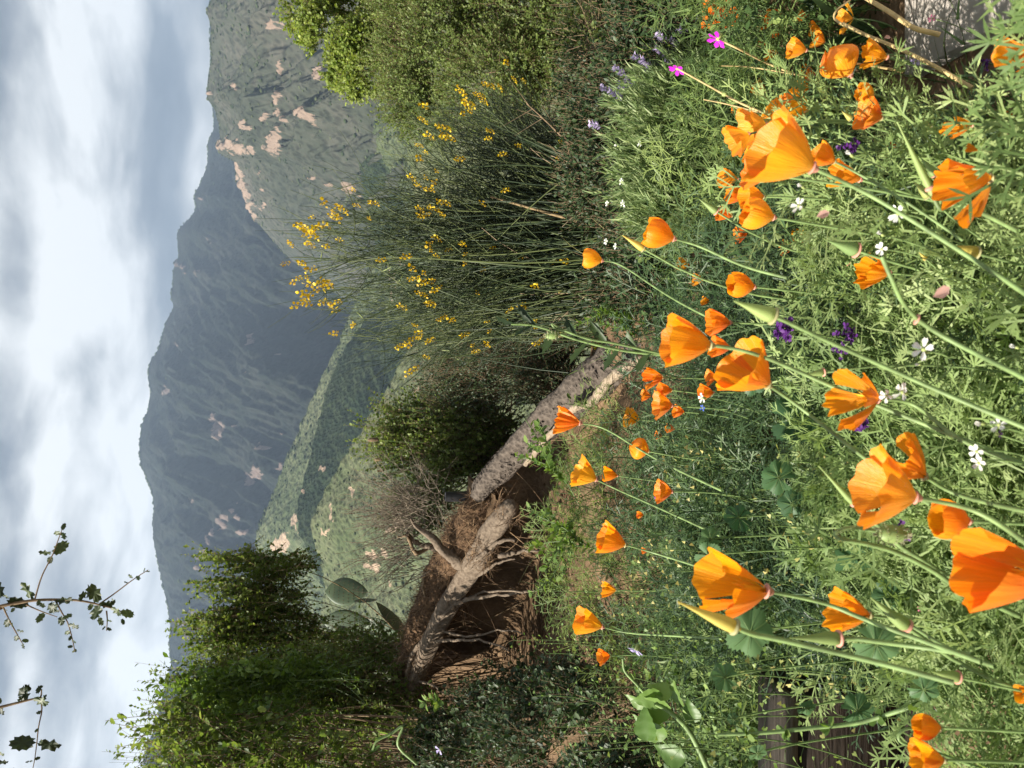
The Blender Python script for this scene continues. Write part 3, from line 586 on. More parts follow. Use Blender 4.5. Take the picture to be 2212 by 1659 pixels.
bush('coyote_brush', 'tall dense green coyote brush with pale new tips at the lower corner of the mountain', 'bush', P(1130, 1560, 4.8),
     [LB(600, 1500, 5.0, 110, 50, .35), LB(660, 1440, 5.0, 120, 36, .3), LB(500, 1436, 5.0, 70, 14, .15), LB(500, 1490, 5.0, 70, 18, .2), LB(440, 1535, 4.9, 80, 16, .15), LB(700, 1560, 4.7, 170, 110, .4), LB(820, 1480, 4.7, 110, 70, .35), LB(520, 1570, 4.8, 90, 30, .25), LB(900, 1610, 4.4, 130, 80, .35), LB(800, 1400, 5.0, 70, 40, .25), LB(410, 1600, 4.7, 60, 16, .15), LB(520, 1650, 4.5, 140, 44, .3)],
     1700, 28, .32, .025, L_OVAL, G_COYOTE, 46, main_r=.5, n_main=120, up=.85, gap=.43, curve=.22, spread_base=.3)
bush('toyon_shrub', 'tall serrated-leaved shrub with larger glossy leaves rising highest against the haze', 'bush', P(1000, 1640, 4.1),
     [LB(430, 1590, 4.2, 80, 24, .15), LB(520, 1640, 4.1, 110, 38, .2), LB(410, 1545, 4.3, 55, 12, .1), LB(620, 1590, 4.1, 120, 44, .25), LB(760, 1640, 3.9, 130, 50, .25), LB(500, 1570, 4.2, 60, 20, .1)],
     260, 14, .22, .036, L_TOOTH, G_COYOTE, 47, n_main=36, up=.9, gap=.2, tr=.003)
bush('fresh_tipped_shrub', 'pale yellow-green leafy shoots standing out of the dark brush', 'bush', P(800, 1500, 4.4),
     [LB(520, 1470, 4.4, 70, 14, .1), LB(580, 1500, 4.35, 90, 14, .1), LB(560, 1440, 4.4, 60, 10, .1), LB(640, 1460, 4.4, 60, 14, .1), LB(620, 1560, 4.2, 60, 20, .1), LB(700, 1450, 4.4, 60, 20, .1)],
     120, 30, .26, .036, L_OVAL, G_BRIGHT, 48, n_main=16, up=1.0, gap=.1, tr=.003, twig=G_STEM, leaf_ang=.8, main_r=.35)
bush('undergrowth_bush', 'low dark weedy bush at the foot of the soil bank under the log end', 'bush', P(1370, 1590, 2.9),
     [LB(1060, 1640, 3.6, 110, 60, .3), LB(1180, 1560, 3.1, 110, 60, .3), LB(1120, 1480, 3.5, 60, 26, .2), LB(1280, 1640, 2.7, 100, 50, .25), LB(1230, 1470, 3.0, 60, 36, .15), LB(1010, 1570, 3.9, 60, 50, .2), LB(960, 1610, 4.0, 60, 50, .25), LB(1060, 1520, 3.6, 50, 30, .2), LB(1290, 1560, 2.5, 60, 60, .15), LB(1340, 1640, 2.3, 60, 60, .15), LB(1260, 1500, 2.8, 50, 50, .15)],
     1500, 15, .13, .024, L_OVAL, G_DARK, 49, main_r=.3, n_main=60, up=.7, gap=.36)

bush('painted_shade_scrub', 'low dark scrub in deep shade between the broom and the lavender', 'bush', P(1500, 200, 2.7),  # very dark leaves stand in for the deep shade here
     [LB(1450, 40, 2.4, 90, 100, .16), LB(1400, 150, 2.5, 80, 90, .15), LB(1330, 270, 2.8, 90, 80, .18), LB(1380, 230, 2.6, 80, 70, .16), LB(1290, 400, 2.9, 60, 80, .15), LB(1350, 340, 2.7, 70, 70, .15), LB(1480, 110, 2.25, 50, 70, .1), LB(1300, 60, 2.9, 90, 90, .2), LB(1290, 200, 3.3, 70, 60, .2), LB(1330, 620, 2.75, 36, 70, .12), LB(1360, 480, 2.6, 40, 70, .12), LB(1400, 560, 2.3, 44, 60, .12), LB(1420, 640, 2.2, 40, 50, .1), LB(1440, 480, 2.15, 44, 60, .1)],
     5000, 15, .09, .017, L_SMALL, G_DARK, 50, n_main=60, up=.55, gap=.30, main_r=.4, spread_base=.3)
# ------------------------------------------------------------------ the fallen log and its roots
M_BARK = bark_mat('weathered_bark', (0.032, 0.025, 0.020), (0.125, 0.102, 0.082), 34.0, 1.0, (1, 1, 1), dist=0.010, spots=.2)
M_ROOT = bark_mat('root_bark', (0.07, 0.05, 0.035), (0.21, 0.165, 0.12), 40.0, 0.7, (1, 1, 1), dist=0.006)
M_PALE = bark_mat('bleached_wood', (0.14, 0.105, 0.07), (0.36, 0.29, 0.21), 35.0, 0.5, (1, 1, 4), dist=0.004)
M_STRAW = leaf_mat('dry_fibre', [(0.05, 0.028, 0.015), (0.13, 0.075, 0.038), (0.30, 0.20, 0.11)], 0.1, 0.8)
def log_mesh(pts, n=90, k=30, seed=1, rough=.16):
    c = spline([P(a, b, d) for a, b, d, r in pts], n); rr = np.interp(np.linspace(0, 1, n), np.linspace(0, 1, len(pts)), [r for *_, r in pts])
    V, F, U = tubes(c[None], rr[None], k); V = V.reshape(n, k, 3); ax = V.mean(1, keepdims=True); out = V - ax
    s = np.arange(n)[:, None] * np.ones((1, k)); th = np.arange(k)[None] * 2 * PI / k
    cs, sn = np.cos(th) + 0 * s, np.sin(th) + 0 * s
    q = 1 + rough * 1.6 * (fbm(s * .10 + cs * 1.3, sn * 1.3 + s * .02, 3, seed) - .5) + rough * .9 * (fbm(s * .35 + cs * 3.5, sn * 3.5, 3, seed + 4) - .5) + 0.10 * np.cos(3 * th + s * .05) + .05 * np.abs(np.sin(7 * th + s * .08))
    V = ax + out * q[..., None]; V = np.concatenate([V.reshape(-1, 3), V[0].mean(0)[None], V[-1].mean(0)[None]])
    caps = np.array([[n * k, (j + 1) % k, j] for j in range(k)] + [[n * k + 1, (n - 1) * k + j, (n - 1) * k + (j + 1) % k] for j in range(k)])
    F = np.concatenate([F[:, [0, 1, 2]], F[:, [0, 2, 3]], caps]); return V, F, np.concatenate([U, np.zeros((2, 2))])
lg = thing('fallen_log', 'thick grey-brown fallen log with rough flaking bark, lying on the soil bank', 'log', P(1200, 893, 3.3))
a = Acc(); a.add(*log_mesh(LOG1, 140, 40, 3, .22)); obj('trunk', a, M_BARK, lg, True)
def root_tube(pts, r0, r1, n=26, k=7, jit=.006, y=None):
    c = spline([P(*q) for q in pts], n); c = c + (np.stack([fbm(np.arange(n) * .5 + q * 9, np.arange(n) * 0., 3, q + 60) - .5 for q in range(3)], -1)) * jit * 4
    return tubes(c[None], np.linspace(r0, r1, n)[None] * (1 + .3 * (vnoise(np.arange(n) * 0.9, np.arange(n) * 0., 5) - .5))[None], k)
a = Acc(); a.add(*root_tube([(1395, 770, 2.72), (1370, 783, 2.74), (1317, 822, 2.86), (1284, 863, 2.98), (1244, 878, 3.02), (1217, 906, 3.1), (1187, 938, 3.2), (1160, 972, 3.3), (1137, 1005, 3.42)], .022, .012, 60, 9)); obj('root', a, M_PALE, lg, True)
# flakes of bark along the log
def flakes():
    c = spline([P(a_, b_, d_) for a_, b_, d_, r_ in LOG1], 200); rr = np.interp(np.linspace(0, 1, 200), np.linspace(0, 1, len(LOG1)), [q[3] for q in LOG1]); T = unit(np.gradient(c, axis=0))
    n = 1500; i = R.integers(6, 185, n); rv = unit(np.cross(T[i], R.normal(size=(n, 3)))); pos = c[i] + rv * (rr[i] * (1.0 + 0.04 * R.random(n)))[:, None]
    M = frame(unit(T[i] + .5 * R.normal(size=(n, 3)) * .6), rv) * (.008 + .013 * R.random(n) ** 2)[:, None, None]
    fl = tmpl([(-.5, -.6, 0), (.5, -.5, 0), (.6, .4, .06), (0, .7, .10), (-.5, .5, .06)], [(0, 1, 2), (0, 2, 3), (0, 3, 4)])
    a = Acc(); a.scatter(fl, pos, M); o = obj('bark_flakes', a, M_BARK, lg); tag(o, kind='stuff')
flakes()
# second big root
rt = thing('exposed_root', 'long smooth pale root curving along the top edge of the dark hollow', 'root', P(967, 1306, 4.06))
a = Acc(); a.add(*log_mesh(LOG2, 150, 24, 8, .14)); obj('trunk', a, M_ROOT, rt, True)
for pts, r0, r1 in [([(1010, 1228, 3.86), (975, 1180, 3.7), (1040, 1135, 3.6), (1062, 1135, 3.55), (1105, 1165, 3.5)][:1] + [(1035, 1205, 3.72), (1060, 1183, 3.66), (1085, 1170, 3.6), (1112, 1166, 3.56)], .017, .006),
                    ([(1028, 1246, 3.86), (1050, 1232, 3.78), (1075, 1218, 3.7), (1112, 1206, 3.64)], .012, .004),
                    ([(1080, 1201, 3.62), (1105, 1196, 3.6), (1135, 1191, 3.56), (1170, 1193, 3.5)], .013, .004),
                    ([(945, 1345, 4.1), (985, 1305, 3.98), (1040, 1290, 3.86), (1100, 1285, 3.76), (1160, 1275, 3.6)], .014, .005),
                    ([(965, 1340, 4.1), (1000, 1300, 4.0), (1050, 1280, 3.86), (1130, 1278, 3.6)], .010, .004),
                    ([(885, 1465, 4.45), (886, 1430, 4.4), (905, 1395, 4.3), (935, 1368, 4.2)], .014, .012),
                    ([(935, 1385, 4.2), (985, 1383, 4.05), (1040, 1385, 3.9), (1100, 1405, 3.7)], .009, .004),
                    ([(905, 1470, 4.4), (935, 1480, 4.3), (970, 1505, 4.2), (1000, 1530, 4.1)], .008, .003),
                    ([(955, 1360, 4.15), (1010, 1375, 4.0), (1080, 1363, 3.8), (1130, 1368, 3.66)], .007, .003)]:
    a = Acc(); a.add(*root_tube(pts, r0, r1)); obj('rootlet', a, M_ROOT, rt, True)
# fibrous brown root mat on the bank behind the root, overhanging the hollow
def root_mat():
    th = thing('root_mat', 'brown fibrous mat of soil and dry rootlets packed behind the exposed root', 'root mat', P(960, 1260, 4.1))
    line = [(1075, 1075, 3.85, .06), (1030, 1115, 3.85, .085), (1000, 1175, 3.95, .095), (967, 1235, 4.1, .09), (935, 1300, 4.25, .085), (910, 1370, 4.42, .08), (893, 1440, 4.6, .08), (872, 1520, 4.8, .08)]
    n, k = 110, 26
    c = spline([P(a_, b_, d_) for a_, b_, d_, r_ in line], n); rr = np.interp(np.linspace(0, 1, n), np.linspace(0, 1, len(line)), [q[3] for q in line]); rr[0] = rr[-1] = .02
    V, F, U = tubes(c[None], rr[None], k); V = V.reshape(n, k, 3); ax = V.mean(1, keepdims=True); s = np.arange(n)[:, None]; a0 = np.arange(k)[None] * 2 * PI / k
    V = ax + (V - ax) * (0.75 + .6 * fbm(s * .2 + np.cos(a0) * 1.5, np.sin(a0) * 1.5 + s * 0, 5, 71))[..., None]
    a = Acc(); a.add(V, F, U); obj('soil_core', a, bark_mat('mat_soil', (0.04, 0.024, 0.014), (0.20, 0.12, 0.065), 30, 1.0, dist=.02), th, True)
    m = 5200; i = R.integers(0, n, m); j = R.integers(0, k, m); p = V[i, j]; out = unit(p - ax[i, 0]); T = unit(np.gradient(c, axis=0))[i]
    d = unit(T * R.normal(size=(m, 1)) * 1.2 + out * .35 + R.normal(size=(m, 3)) * .7); l = (.03 + .07 * R.random(m) ** 2)[:, None]
    b = Acc(); b.add(*tubes(bez(p - out * .01, p + d * l * .5 + out * .015, p + d * l, 4), np.array([.0012, .0012, .001, .0004])[None], 3)); b.A[-1] = np.repeat(R.random(m), 12)
    o = obj('dry_rootlets', b, M_STRAW, th); tag(o, kind='stuff')
root_mat()
def soil_ledge():
    n, k = 120, 16; x = np.linspace(-2.15, -.52, n); yc = np.interp(x, LX, LY); zc = np.interp(x, LX, LZ)
    th = np.arange(k) * 2 * PI / k; s = np.arange(n)[:, None]; w = .42; h = .055 * sstep(-.52, -.7, x)[:, None] + .012
    V = np.stack([np.repeat(x[:, None], k, 1), yc[:, None] + .38 + w * np.cos(th)[None], zc[:, None] - .03 + h * np.sin(th)[None] + .05 * (fbm(s * .2 + 0 * th[None], 3 * np.cos(th)[None] + 0 * s, 4, 91) - .5)], -1)
    i = np.arange(n - 1)[:, None]; j = np.arange(k)[None, :]; j2 = (j + 1) % k
    F = np.stack([i * k + j, i * k + j2, (i + 1) * k + j2, (i + 1) * k + j], -1).reshape(-1, 4); a = Acc(); a.add(V, F)
    tag(obj('soil_ledge', a, SOIL, None, True), 'undercut ledge of soil behind the exposed root, roofing the dark hollow', kind='structure')
soil_ledge()
def hanging_roots():
    n = 260; x = R.uniform(-2.0, -.2, n); yc = np.interp(x, LX, LY); zc = np.interp(x, LX, LZ); p = np.stack([x, yc - .03 + R.random(n) * .35, zc - .06], -1); L = (.08 + .32 * R.random((n, 1)) ** 1.5) * np.clip(zc * 2.2, .2, 1)[:, None]
    d = unit(R.normal(size=(n, 3)) * [.8, .5, .2] + [0, -.25, -.8]); e = p + d * L; e[:, 2] = np.maximum(e[:, 2], G(e[:, 0], e[:, 1]) + .01)
    a = Acc(); a.add(*tubes(bez(p, p + d * L * .5 + R.normal(size=(n, 3)) * .05, e, 9), (np.linspace(1, .3, 9)[None] * (.0012 + .004 * R.random((n, 1)) ** 3)), 4)); a.A[-1] = np.repeat(R.random(n), 36)
    o = obj('hanging_rootlets', a, M_STRAW); tag(o, 'fine dead rootlets dangling into the dark hollow', 'rootlets', kind='stuff')
    m = 2200; i = R.random(m); c = spline([P(a_, b_, d_) for a_, b_, d_, r_ in LOG2[1:]], 200); k = (i * 199).astype(int); T = unit(np.gradient(c, axis=0))[k]; rv = unit(np.cross(T, R.normal(size=(m, 3)))); p = c[k] + rv * .055
    d = unit(T * R.normal(size=(m, 1)) + rv * .3 + R.normal(size=(m, 3)) * .4); l = (.02 + .09 * R.random((m, 1)) ** 2); keep = (fbm(i * 14, i * 0, 3, 4) > .5); p, d, l, rv = p[keep], d[keep], l[keep], rv[keep]
    a = Acc(); a.add(*tubes(bez(p, p + d * l * .5 + rv * .012, p + d * l, 4), np.array([.0013, .0012, .0009, .0003])[None], 3)); a.A[-1] = np.repeat(R.random(len(p)), 12); o = obj('bark_shreds', a, M_STRAW); tag(o, 'rusty shredded bark fibres clinging to the exposed root', 'fibres', kind='stuff')
hanging_roots()
# fibres, twigs and clods over the bank, one joined litter layer
def litter():
    n = 7000; x = R.uniform(-2.4, .6, n); y = R.uniform(2.1, 4.6, n)
    ok = (y < np.interp(x, LX, LY) + .15) & (fbm(x * 3, y * 3, 3, 5) > .40); x, y = x[ok], y[ok]; z = G(x, y) + .004; m = len(x)
    p = np.stack([x, y, z], -1); d = unit(R.normal(size=(m, 3)) * [1, 1, .25]); l = (.02 + .11 * R.random(m) ** 3)[:, None]
    b = Acc(); b.add(*tubes(bez(p, p + d * l * .5 + [0, 0, .008], p + d * l, 4), (np.array([.0015, .0013, .0011, .0004])[None] * (1 + 1.5 * R.random((m, 1)) ** 4)), 3)); b.A[-1] = np.repeat(R.random(m), 12)
    o = obj('straw_litter', b, M_STRAW, None); tag(o, 'dry stalks, fibres and straw strewn over the bare bank', 'litter', kind='stuff')
    n = 2600; x = R.uniform(-2.3, .7, n); y = R.uniform(2.0, 4.3, n); s = .003 + .022 * R.random(n) ** 7; M = np.zeros((n, 3, 3))
    rot = frame(rsphere(n), rsphere(n)); M = rot * s[:, None, None]
    a = Acc(); a.scatter(BLOBS[0], np.stack([x, y, G(x, y)], -1), M); o = obj('soil_clods', a, SOIL); tag(o, 'small clods and crumbs of tan soil scattered on the bank', 'clods', kind='stuff')
litter()

# ------------------------------------------------------------------ dead twiggy shrub
def dead_shrub():
    th = thing('dead_shrub', 'dead bleached shrub stump with a tangle of fine bare twigs on the bank top', 'shrub', P(985, 1200, 4.15))
    trunk = Acc(); trunk.add(*log_mesh([(1000, 1222, 3.88, .036), (985, 1208, 3.86, .030), (958, 1190, 3.84, .022), (940, 1168, 3.85, .018), (920, 1152, 3.88, .014), (897, 1136, 3.9, .008), (886, 1120, 3.9, .004)], 60, 16, 15, .5)); trunk.add(*root_tube([(955, 1190, 4.1), (930, 1180, 4.05), (905, 1176, 4.05), (880, 1150, 4.0)], .02, .007, 16, 7)); obj('trunk', trunk, M_ROOT, th, True)
    limb = Acc()
    for pts in ([(985, 1200, 4.1), (985, 1165, 4.1), (1000, 1140, 4.1), (998, 1110, 4.1)], [(975, 1215, 4.1), (925, 1225, 4.1), (915, 1255, 4.1), (920, 1290, 4.1)], [(940, 1175, 4.1), (900, 1195, 4.05), (880, 1160, 4.0), (860, 1160, 4.0)]):
        limb.add(*root_tube(pts, .013, .005, 16, 6))
    obj('limb', limb, G_TWIG, th, True)
    r = np.random.default_rng(3)
    def burst(c, n, dX, dY, spread, L, rad):
        p0 = np.array([P(*c)] * n) + r.normal(size=(n, 3)) * .04
        d = np.array([idir(dX + r.normal() * spread, dY + r.normal() * spread, r.normal() * spread) for _ in range(n)]); l = L * (.35 + .65 * r.random((n, 1)))
        pa = bez(p0, p0 + d * l * .5 + r.normal(size=(n, 3)) * .035, p0 + d * l, 7)
        return pa, rad * (.5 + r.random((n, 1))) * np.linspace(1, .25, 7)[None]
    tw = Acc()
    for c, n, dX, dY, sp, L in [(q[0], int(q[1] * .55), *q[2:]) for q in (((905, 1130, 4.05), 120, -1, -.15, .55, .42), ((900, 1075, 4.0), 100, -1, -.1, .5, .36), ((885, 1110, 4.1), 70, -1, .3, .5, .36), ((890, 1190, 4.1), 80, -1, .25, .4, .42), ((925, 1060, 3.95), 50, -.8, -.5, .5, .2), ((905, 1230, 4.1), 40, -1, .1, .3, .3), ((955, 1130, 4.0), 40, -.3, -.6, .6, .2))]:
        pa, rd = burst(c, n, dX, dY, sp, L, .0022); tw.add(*tubes(pa, rd, 3))
        e = pa[:, 3:6].reshape(-1, 3); d2 = unit(np.repeat(pa[:, -1] - pa[:, 0], 3, 0) + r.normal(size=e.shape) * .15); tw.add(*tubes(bez(e, e + d2 * .04, e + d2 * .07 + r.normal(size=e.shape) * .01, 4), np.array([.0012, .001, .0008, .0004])[None], 3))
    o = obj('twigs', tw, plain('dead_twig', (0.17, 0.14, 0.105), .9, var=.25, spec=.1), th); tag(o, kind='stuff')
dead_shrub()
a = Acc(); a.add(*tubes(np.array([[P(982, 1073, 3.9) + [0, 0, -.10], P(982, 1073, 3.9) + [0, 0, -.05], P(962, 1073, 3.9)]]), np.array([[.026, .026, .024]]), 14)); a.add(*lathe([(.024, 0), (.018, .002), (.017, -.05)], 14)); a.V[-1] = a.V[-1] + P(962, 1073, 3.9)
tag(obj('pipe_stub', a, plain('black_plastic', (.02, .02, .022), .35), None, True), 'short black plastic pipe stub standing beside the end of the log', 'pipe')

# ------------------------------------------------------------------ prickly pear
def cactus():
    th = thing('prickly_pear', 'prickly pear cactus with broad flat green pads behind the tan-stemmed brush', 'cactus', P(870, 1390, 6.2))
    m, t, b, o = new_mat('cactus_skin'); g = N(t, 'ShaderNodeTexCoord'); v = N(t, 'ShaderNodeTexNoise', i_Scale=9.0, i_Detail=4.0); t.links.new(g.outputs['Object'], v.inputs['Vector'])
    r_ = ramp(t, [(0.3, (0.03, 0.055, 0.028)), (0.7, (0.075, 0.11, 0.055))]); t.links.new(v.outputs[0], r_.inputs[0]); t.links.new(r_.outputs[0], b.inputs['Base Color']); b.inputs['Roughness'].default_value = .5
    for (X, Y, y, w, h, dX, dY, tow, yaw) in [(795, 1278, 6.2, 58, 92, -1, .0, 0, .2), (815, 1296, 6.1, 24, 52, -1, .05, 0, 1.2), (800, 1345, 6.3, 56, 100, -1, -.05, .1, .3), (812, 1300, 6.45, 50, 110, .9, 1, 0, .5), (735, 1345, 6.35, 50, 90, -.4, 1, 0, .3), (860, 1370, 6.3, 60, 90, -1, -.3, 0, .4)]:
        s = y / FOC; k = 20; n = 13; prof = [(math.sin(PI * q / (n - 1)) ** .75 * .5 * (1 + .12 * math.cos(PI * q / (n - 1) + PI)) + 1e-3, q / (n - 1)) for q in range(n)]
        V, F, U = lathe(prof, k); V = V * [w * s, .13 * w * s, h * s]
        f = frz(idir(dX, dY, tow), yaw); V = V @ f.T + P(X, Y, y)
        a = Acc(); a.add(V, F, U); pd = obj('pad', a, m, th, True)
        ar = Acc(); pp = []; dd = []
        for i in range(1, 9):
            for j in range(-3, 4):
                u = j / 4 + (.12 if i % 2 else 0); v_ = i / 9; wd = math.sin(PI * v_) ** .75 * .5
                if abs(u) * .9 > wd * 1.7: continue
                for sd in (-1, 1):
                    q = np.array([u * wd * w * s * 1.6 / 1.6, sd * .13 * w * s * math.sqrt(max(0, wd ** 2 - (u * wd) ** 2)) * 1.0, v_ * h * s]); pp.append(f @ q + P(X, Y, y)); dd.append(f @ np.array([0, sd, .2]))
        ar.scatter(BLOBS[1], np.array(pp), frame(np.array(dd)) * .0038); c = obj('areoles', ar, G_TWIG, None); c.parent = pd; c.location = -Vector(th.location); tag(c, kind='stuff')
cactus()
# folded green plastic sheet sticking up out of the bank
def green_sheet():
    q = [P(834, 1409, 5.3), P(884, 1408, 5.2), P(884, 1385, 5.3), P(861, 1394, 5.1), P(876, 1386, 5.05)]
    a = Acc(); t_ = np.array([0, .006, 0])
    def slab(p): V = np.array(list(p) + [v + t_ for v in p]); n = len(p); F = [(0, i, i + 1) for i in range(1, n - 1)] + [(n, n + i + 1, n + i) for i in range(1, n - 1)]; F += [(i, n + i, n + (i + 1) % n) for i in range(n)] + [(i, n + (i + 1) % n, (i + 1) % n) for i in range(n)]; a.add(V, np.array(F))
    slab([q[0], q[1], q[2], q[3]]); slab([q[0] + t_ * -2, q[3] + t_ * -9, q[4] + t_ * -9, P(886, 1399, 5.0)])
    tag(obj('plastic_sheet', a, plain('green_plastic', (.0, .30, .17), .3), None), 'bright green folded plastic corner poking up between log end and cactus', 'plastic')
green_sheet()

# ------------------------------------------------------------------ oak twigs hanging into the sky
def oak_twigs():
    lm = leaf_mat('oak_leaf', [(0.020, 0.034, 0.012), (0.035, 0.055, 0.018), (0.07, 0.10, 0.03)], 0.22)
    # spiny, wavy leaf outline
    k = 22; pts = []
    for i in range(k):
        a_ = 2 * PI * i / k; rad = 1.0 if i % 2 == 0 else .80; pts.append((math.sin(a_) * .30 * rad, .5 - math.cos(a_) * .5 * (rad if i else 1), .10 * math.sin(i * 1.9)))
    T = tmpl(pts + [(0, .5, -.03)], [(k, (i + 1) % k, i) for i in range(k)])
    def twig(name, label, main, subs, leaves, y, seed):
        th = thing(name, label, 'branch', P(main[0][0], main[0][1], y)); r = np.random.default_rng(seed)
        def pt(q): return (q[0], q[1], y + (q[2] if len(q) > 2 else 0))
        c = spline([P(*pt(q)) for q in main], 80); a = Acc(); a.add(*tubes(c[None], np.linspace(.0050, .0012, 80)[None], 6)); obj('main_twig', a, G_TWIG, th, True)
        for s in subs:
            a = Acc(); a.add(*tubes(spline([P(*pt(q)) for q in s], 20)[None], np.linspace(.0017, .0008, 20)[None], 5)); obj('side_twig', a, G_TWIG, th, True)
        for X, Y, dX, dY, s in leaves:
            L = s * y / FOC; d = idir(dX, dY, r.normal() * .35); M = frame(d[None], unit(-FWD + r.normal(size=3) * .55)[None]) * L
            a = Acc(); a.scatter(T, P(X, Y, y + r.normal() * .01)[None], M); obj('leaf', a, lm, th)
    o = 1106
    def c3(L): return [(x / 3, o + y_ / 3, *z) for x, y_, *z in L]
    twig('oak_twig', 'spiny-leaved oak twig hanging down into the clouds, the longer branched one', c3([(-1500, 900), (-700, 760), (-60, 640), (0, 612), (110, 590), (230, 572), (400, 568), (520, 575), (640, 600), (760, 635), (860, 680)]),
         [c3([(225, 570), (270, 420), (340, 280), (385, 160), (410, 95)]), c3([(645, 595), (740, 530), (860, 440), (960, 375)]), c3([(360, 575), (400, 650), (440, 720), (470, 830), (485, 905)]), c3([(20, 615), (60, 700), (110, 790), (150, 860)]), c3([(690, 640), (695, 700), (690, 770)]), c3([(170, 600), (260, 640), (370, 680)])],
         [(x / 3, o + y_ / 3, dx, dy, s) for x, y_, dx, dy, s in [(225, 565, -1, -.9, 46), (10, 560, -.2, -1, 36), (60, 560, -1, -.6, 14), (40, 570, 1, .5, 40), (110, 590, 1, .3, 22), (480, 565, -1, .1, 34), (355, 580, -.6, 1, 34), (240, 610, .3, -.8, 14), (290, 650, -.6, .9, 24), (250, 590, 1, .6, 16),
          (520, 575, .6, -1, 26), (560, 560, .3, -1, 18), (640, 590, -.3, -1, 46), (660, 600, -.8, 1, 40), (600, 590, -.4, .7, 18), (640, 600, 1, .1, 30), (700, 610, .7, -.6, 18), (720, 620, .9, .5, 28), (780, 640, 1, .4, 30), (640, 680, .2, .6, 20),
          (395, 130, -1, .3, 18), (395, 140, 1, .4, 22), (400, 120, .3, -1, 16), (340, 275, 1, -.9, 38), (335, 270, -1, -.3, 24), (330, 285, -.4, 1, 20), (860, 430, -.9, -1, 12), (880, 420, 1, .2, 16), (930, 390, .3, -1, 9), (945, 385, 1, .1, 8), (830, 460, -1, -.3, 9),
          (400, 670, -.2, 1, 24), (410, 680, 1, -.2, 20), (390, 640, -1, .1, 12), (445, 735, 1, 0, 26), (455, 770, -.6, .4, 16), (460, 800, -.2, .6, 12), (470, 835, 1, -.1, 16), (475, 870, -1, 0, 11), (480, 890, 1, .3, 11), (485, 895, -.5, .5, 9),
          (60, 690, -.6, 1, 24), (45, 640, -.3, -.6, 14), (70, 650, .5, -.6, 12), (80, 720, .6, .4, 12), (110, 770, 1, -.1, 18), (120, 800, -.8, .8, 18), (140, 830, .8, .2, 14), (145, 850, .2, .8, 12), (690, 700, .8, .4, 11), (690, 750, .7, .7, 12), (685, 740, -.6, .6, 10), (735, 580, -.1, -.6, 8), (790, 690, .3, .6, 14)]], 1.75, 5)
    twig('oak_twig', 'spiny-leaved oak twig hanging into the clouds beside the picture corner, the sparser one', c3([(-1500, 1500), (-800, 1400), (-120, 1290), (0, 1265), (120, 1235), (200, 1215), (260, 1200), (270, 1150)]), [c3([(265, 1200), (270, 1290), (250, 1390), (238, 1500), (225, 1600), (205, 1700)]), c3([(-40, 1680), (60, 1700), (120, 1690)])],
         [(x / 3, o + y_ / 3, dx, dy, s) for x, y_, dx, dy, s in [(150, 1230, .3, -1, 40), (130, 1230, .2, -.6, 20), (215, 1210, 1, .3, 34), (190, 1170, -.1, -1, 22), (235, 1180, .2, -.6, 18), (268, 1240, .3, -1, 18), (262, 1140, .5, -.4, 8), (0, 1260, .2, 1, 20), (270, 1300, -1, .1, 14), (250, 1400, -.3, .5, 10), (238, 1495, -1, -.1, 50), (240, 1495, 1, .5, 46), (255, 1495, .5, -.3, 16), (215, 1610, -1, .2, 14), (220, 1605, .8, -.2, 12), (-20, 1560, .8, .1, 18), (-20, 1620, .9, .3, 20), (-10, 1200, .2, .4, 14), (80, 1660, .6, .5, 16)]], 1.9, 6)
oak_twigs()
def plantain(X, Y, y, L, label, col):
    th = thing('plantain_head', label, 'seed head', P(X + 110, Y + 6, y)); s = y / FOC; a = Acc(); a.add(*tubes(bez(P(X + 110, Y + 6, y), P(X + 60, Y + 6, y), P(X + L * .6, Y, y), 10)[None], np.full((1, 10), .0018), 5)); obj('stalk', a, G_STEM, th)
    V, F, U = lathe([(.02, -.5), (.16, -.4), (.2, 0), (.15, .35), (.02, .5)], 9); V[:, :2] *= (1 + .15 * np.sin(np.arange(len(V)) * 2.4))[:, None]; a = Acc(); a.add(V * L * s @ frz(idir(-1, .05)).T + P(X, Y, y), F, U); obj('seed_spike', a, col, th)
plantain(806, 950, 4.9, 24, 'dark brown plantain seed head on a thin stalk against the green hillside', G_TWIG)
plantain(864, 884, 4.9, 8, 'tiny dark seed head on a thin stalk above the upright coyote brush', G_TWIG)
plantain(816, 993, 4.8, 18, 'pale seed head on a thin stalk, first of a pale pair by the dead shrub', G_TAN)
plantain(822, 1017, 4.8, 16, 'pale seed head on a thin stalk, nearer the dead shrub twigs', G_TAN)
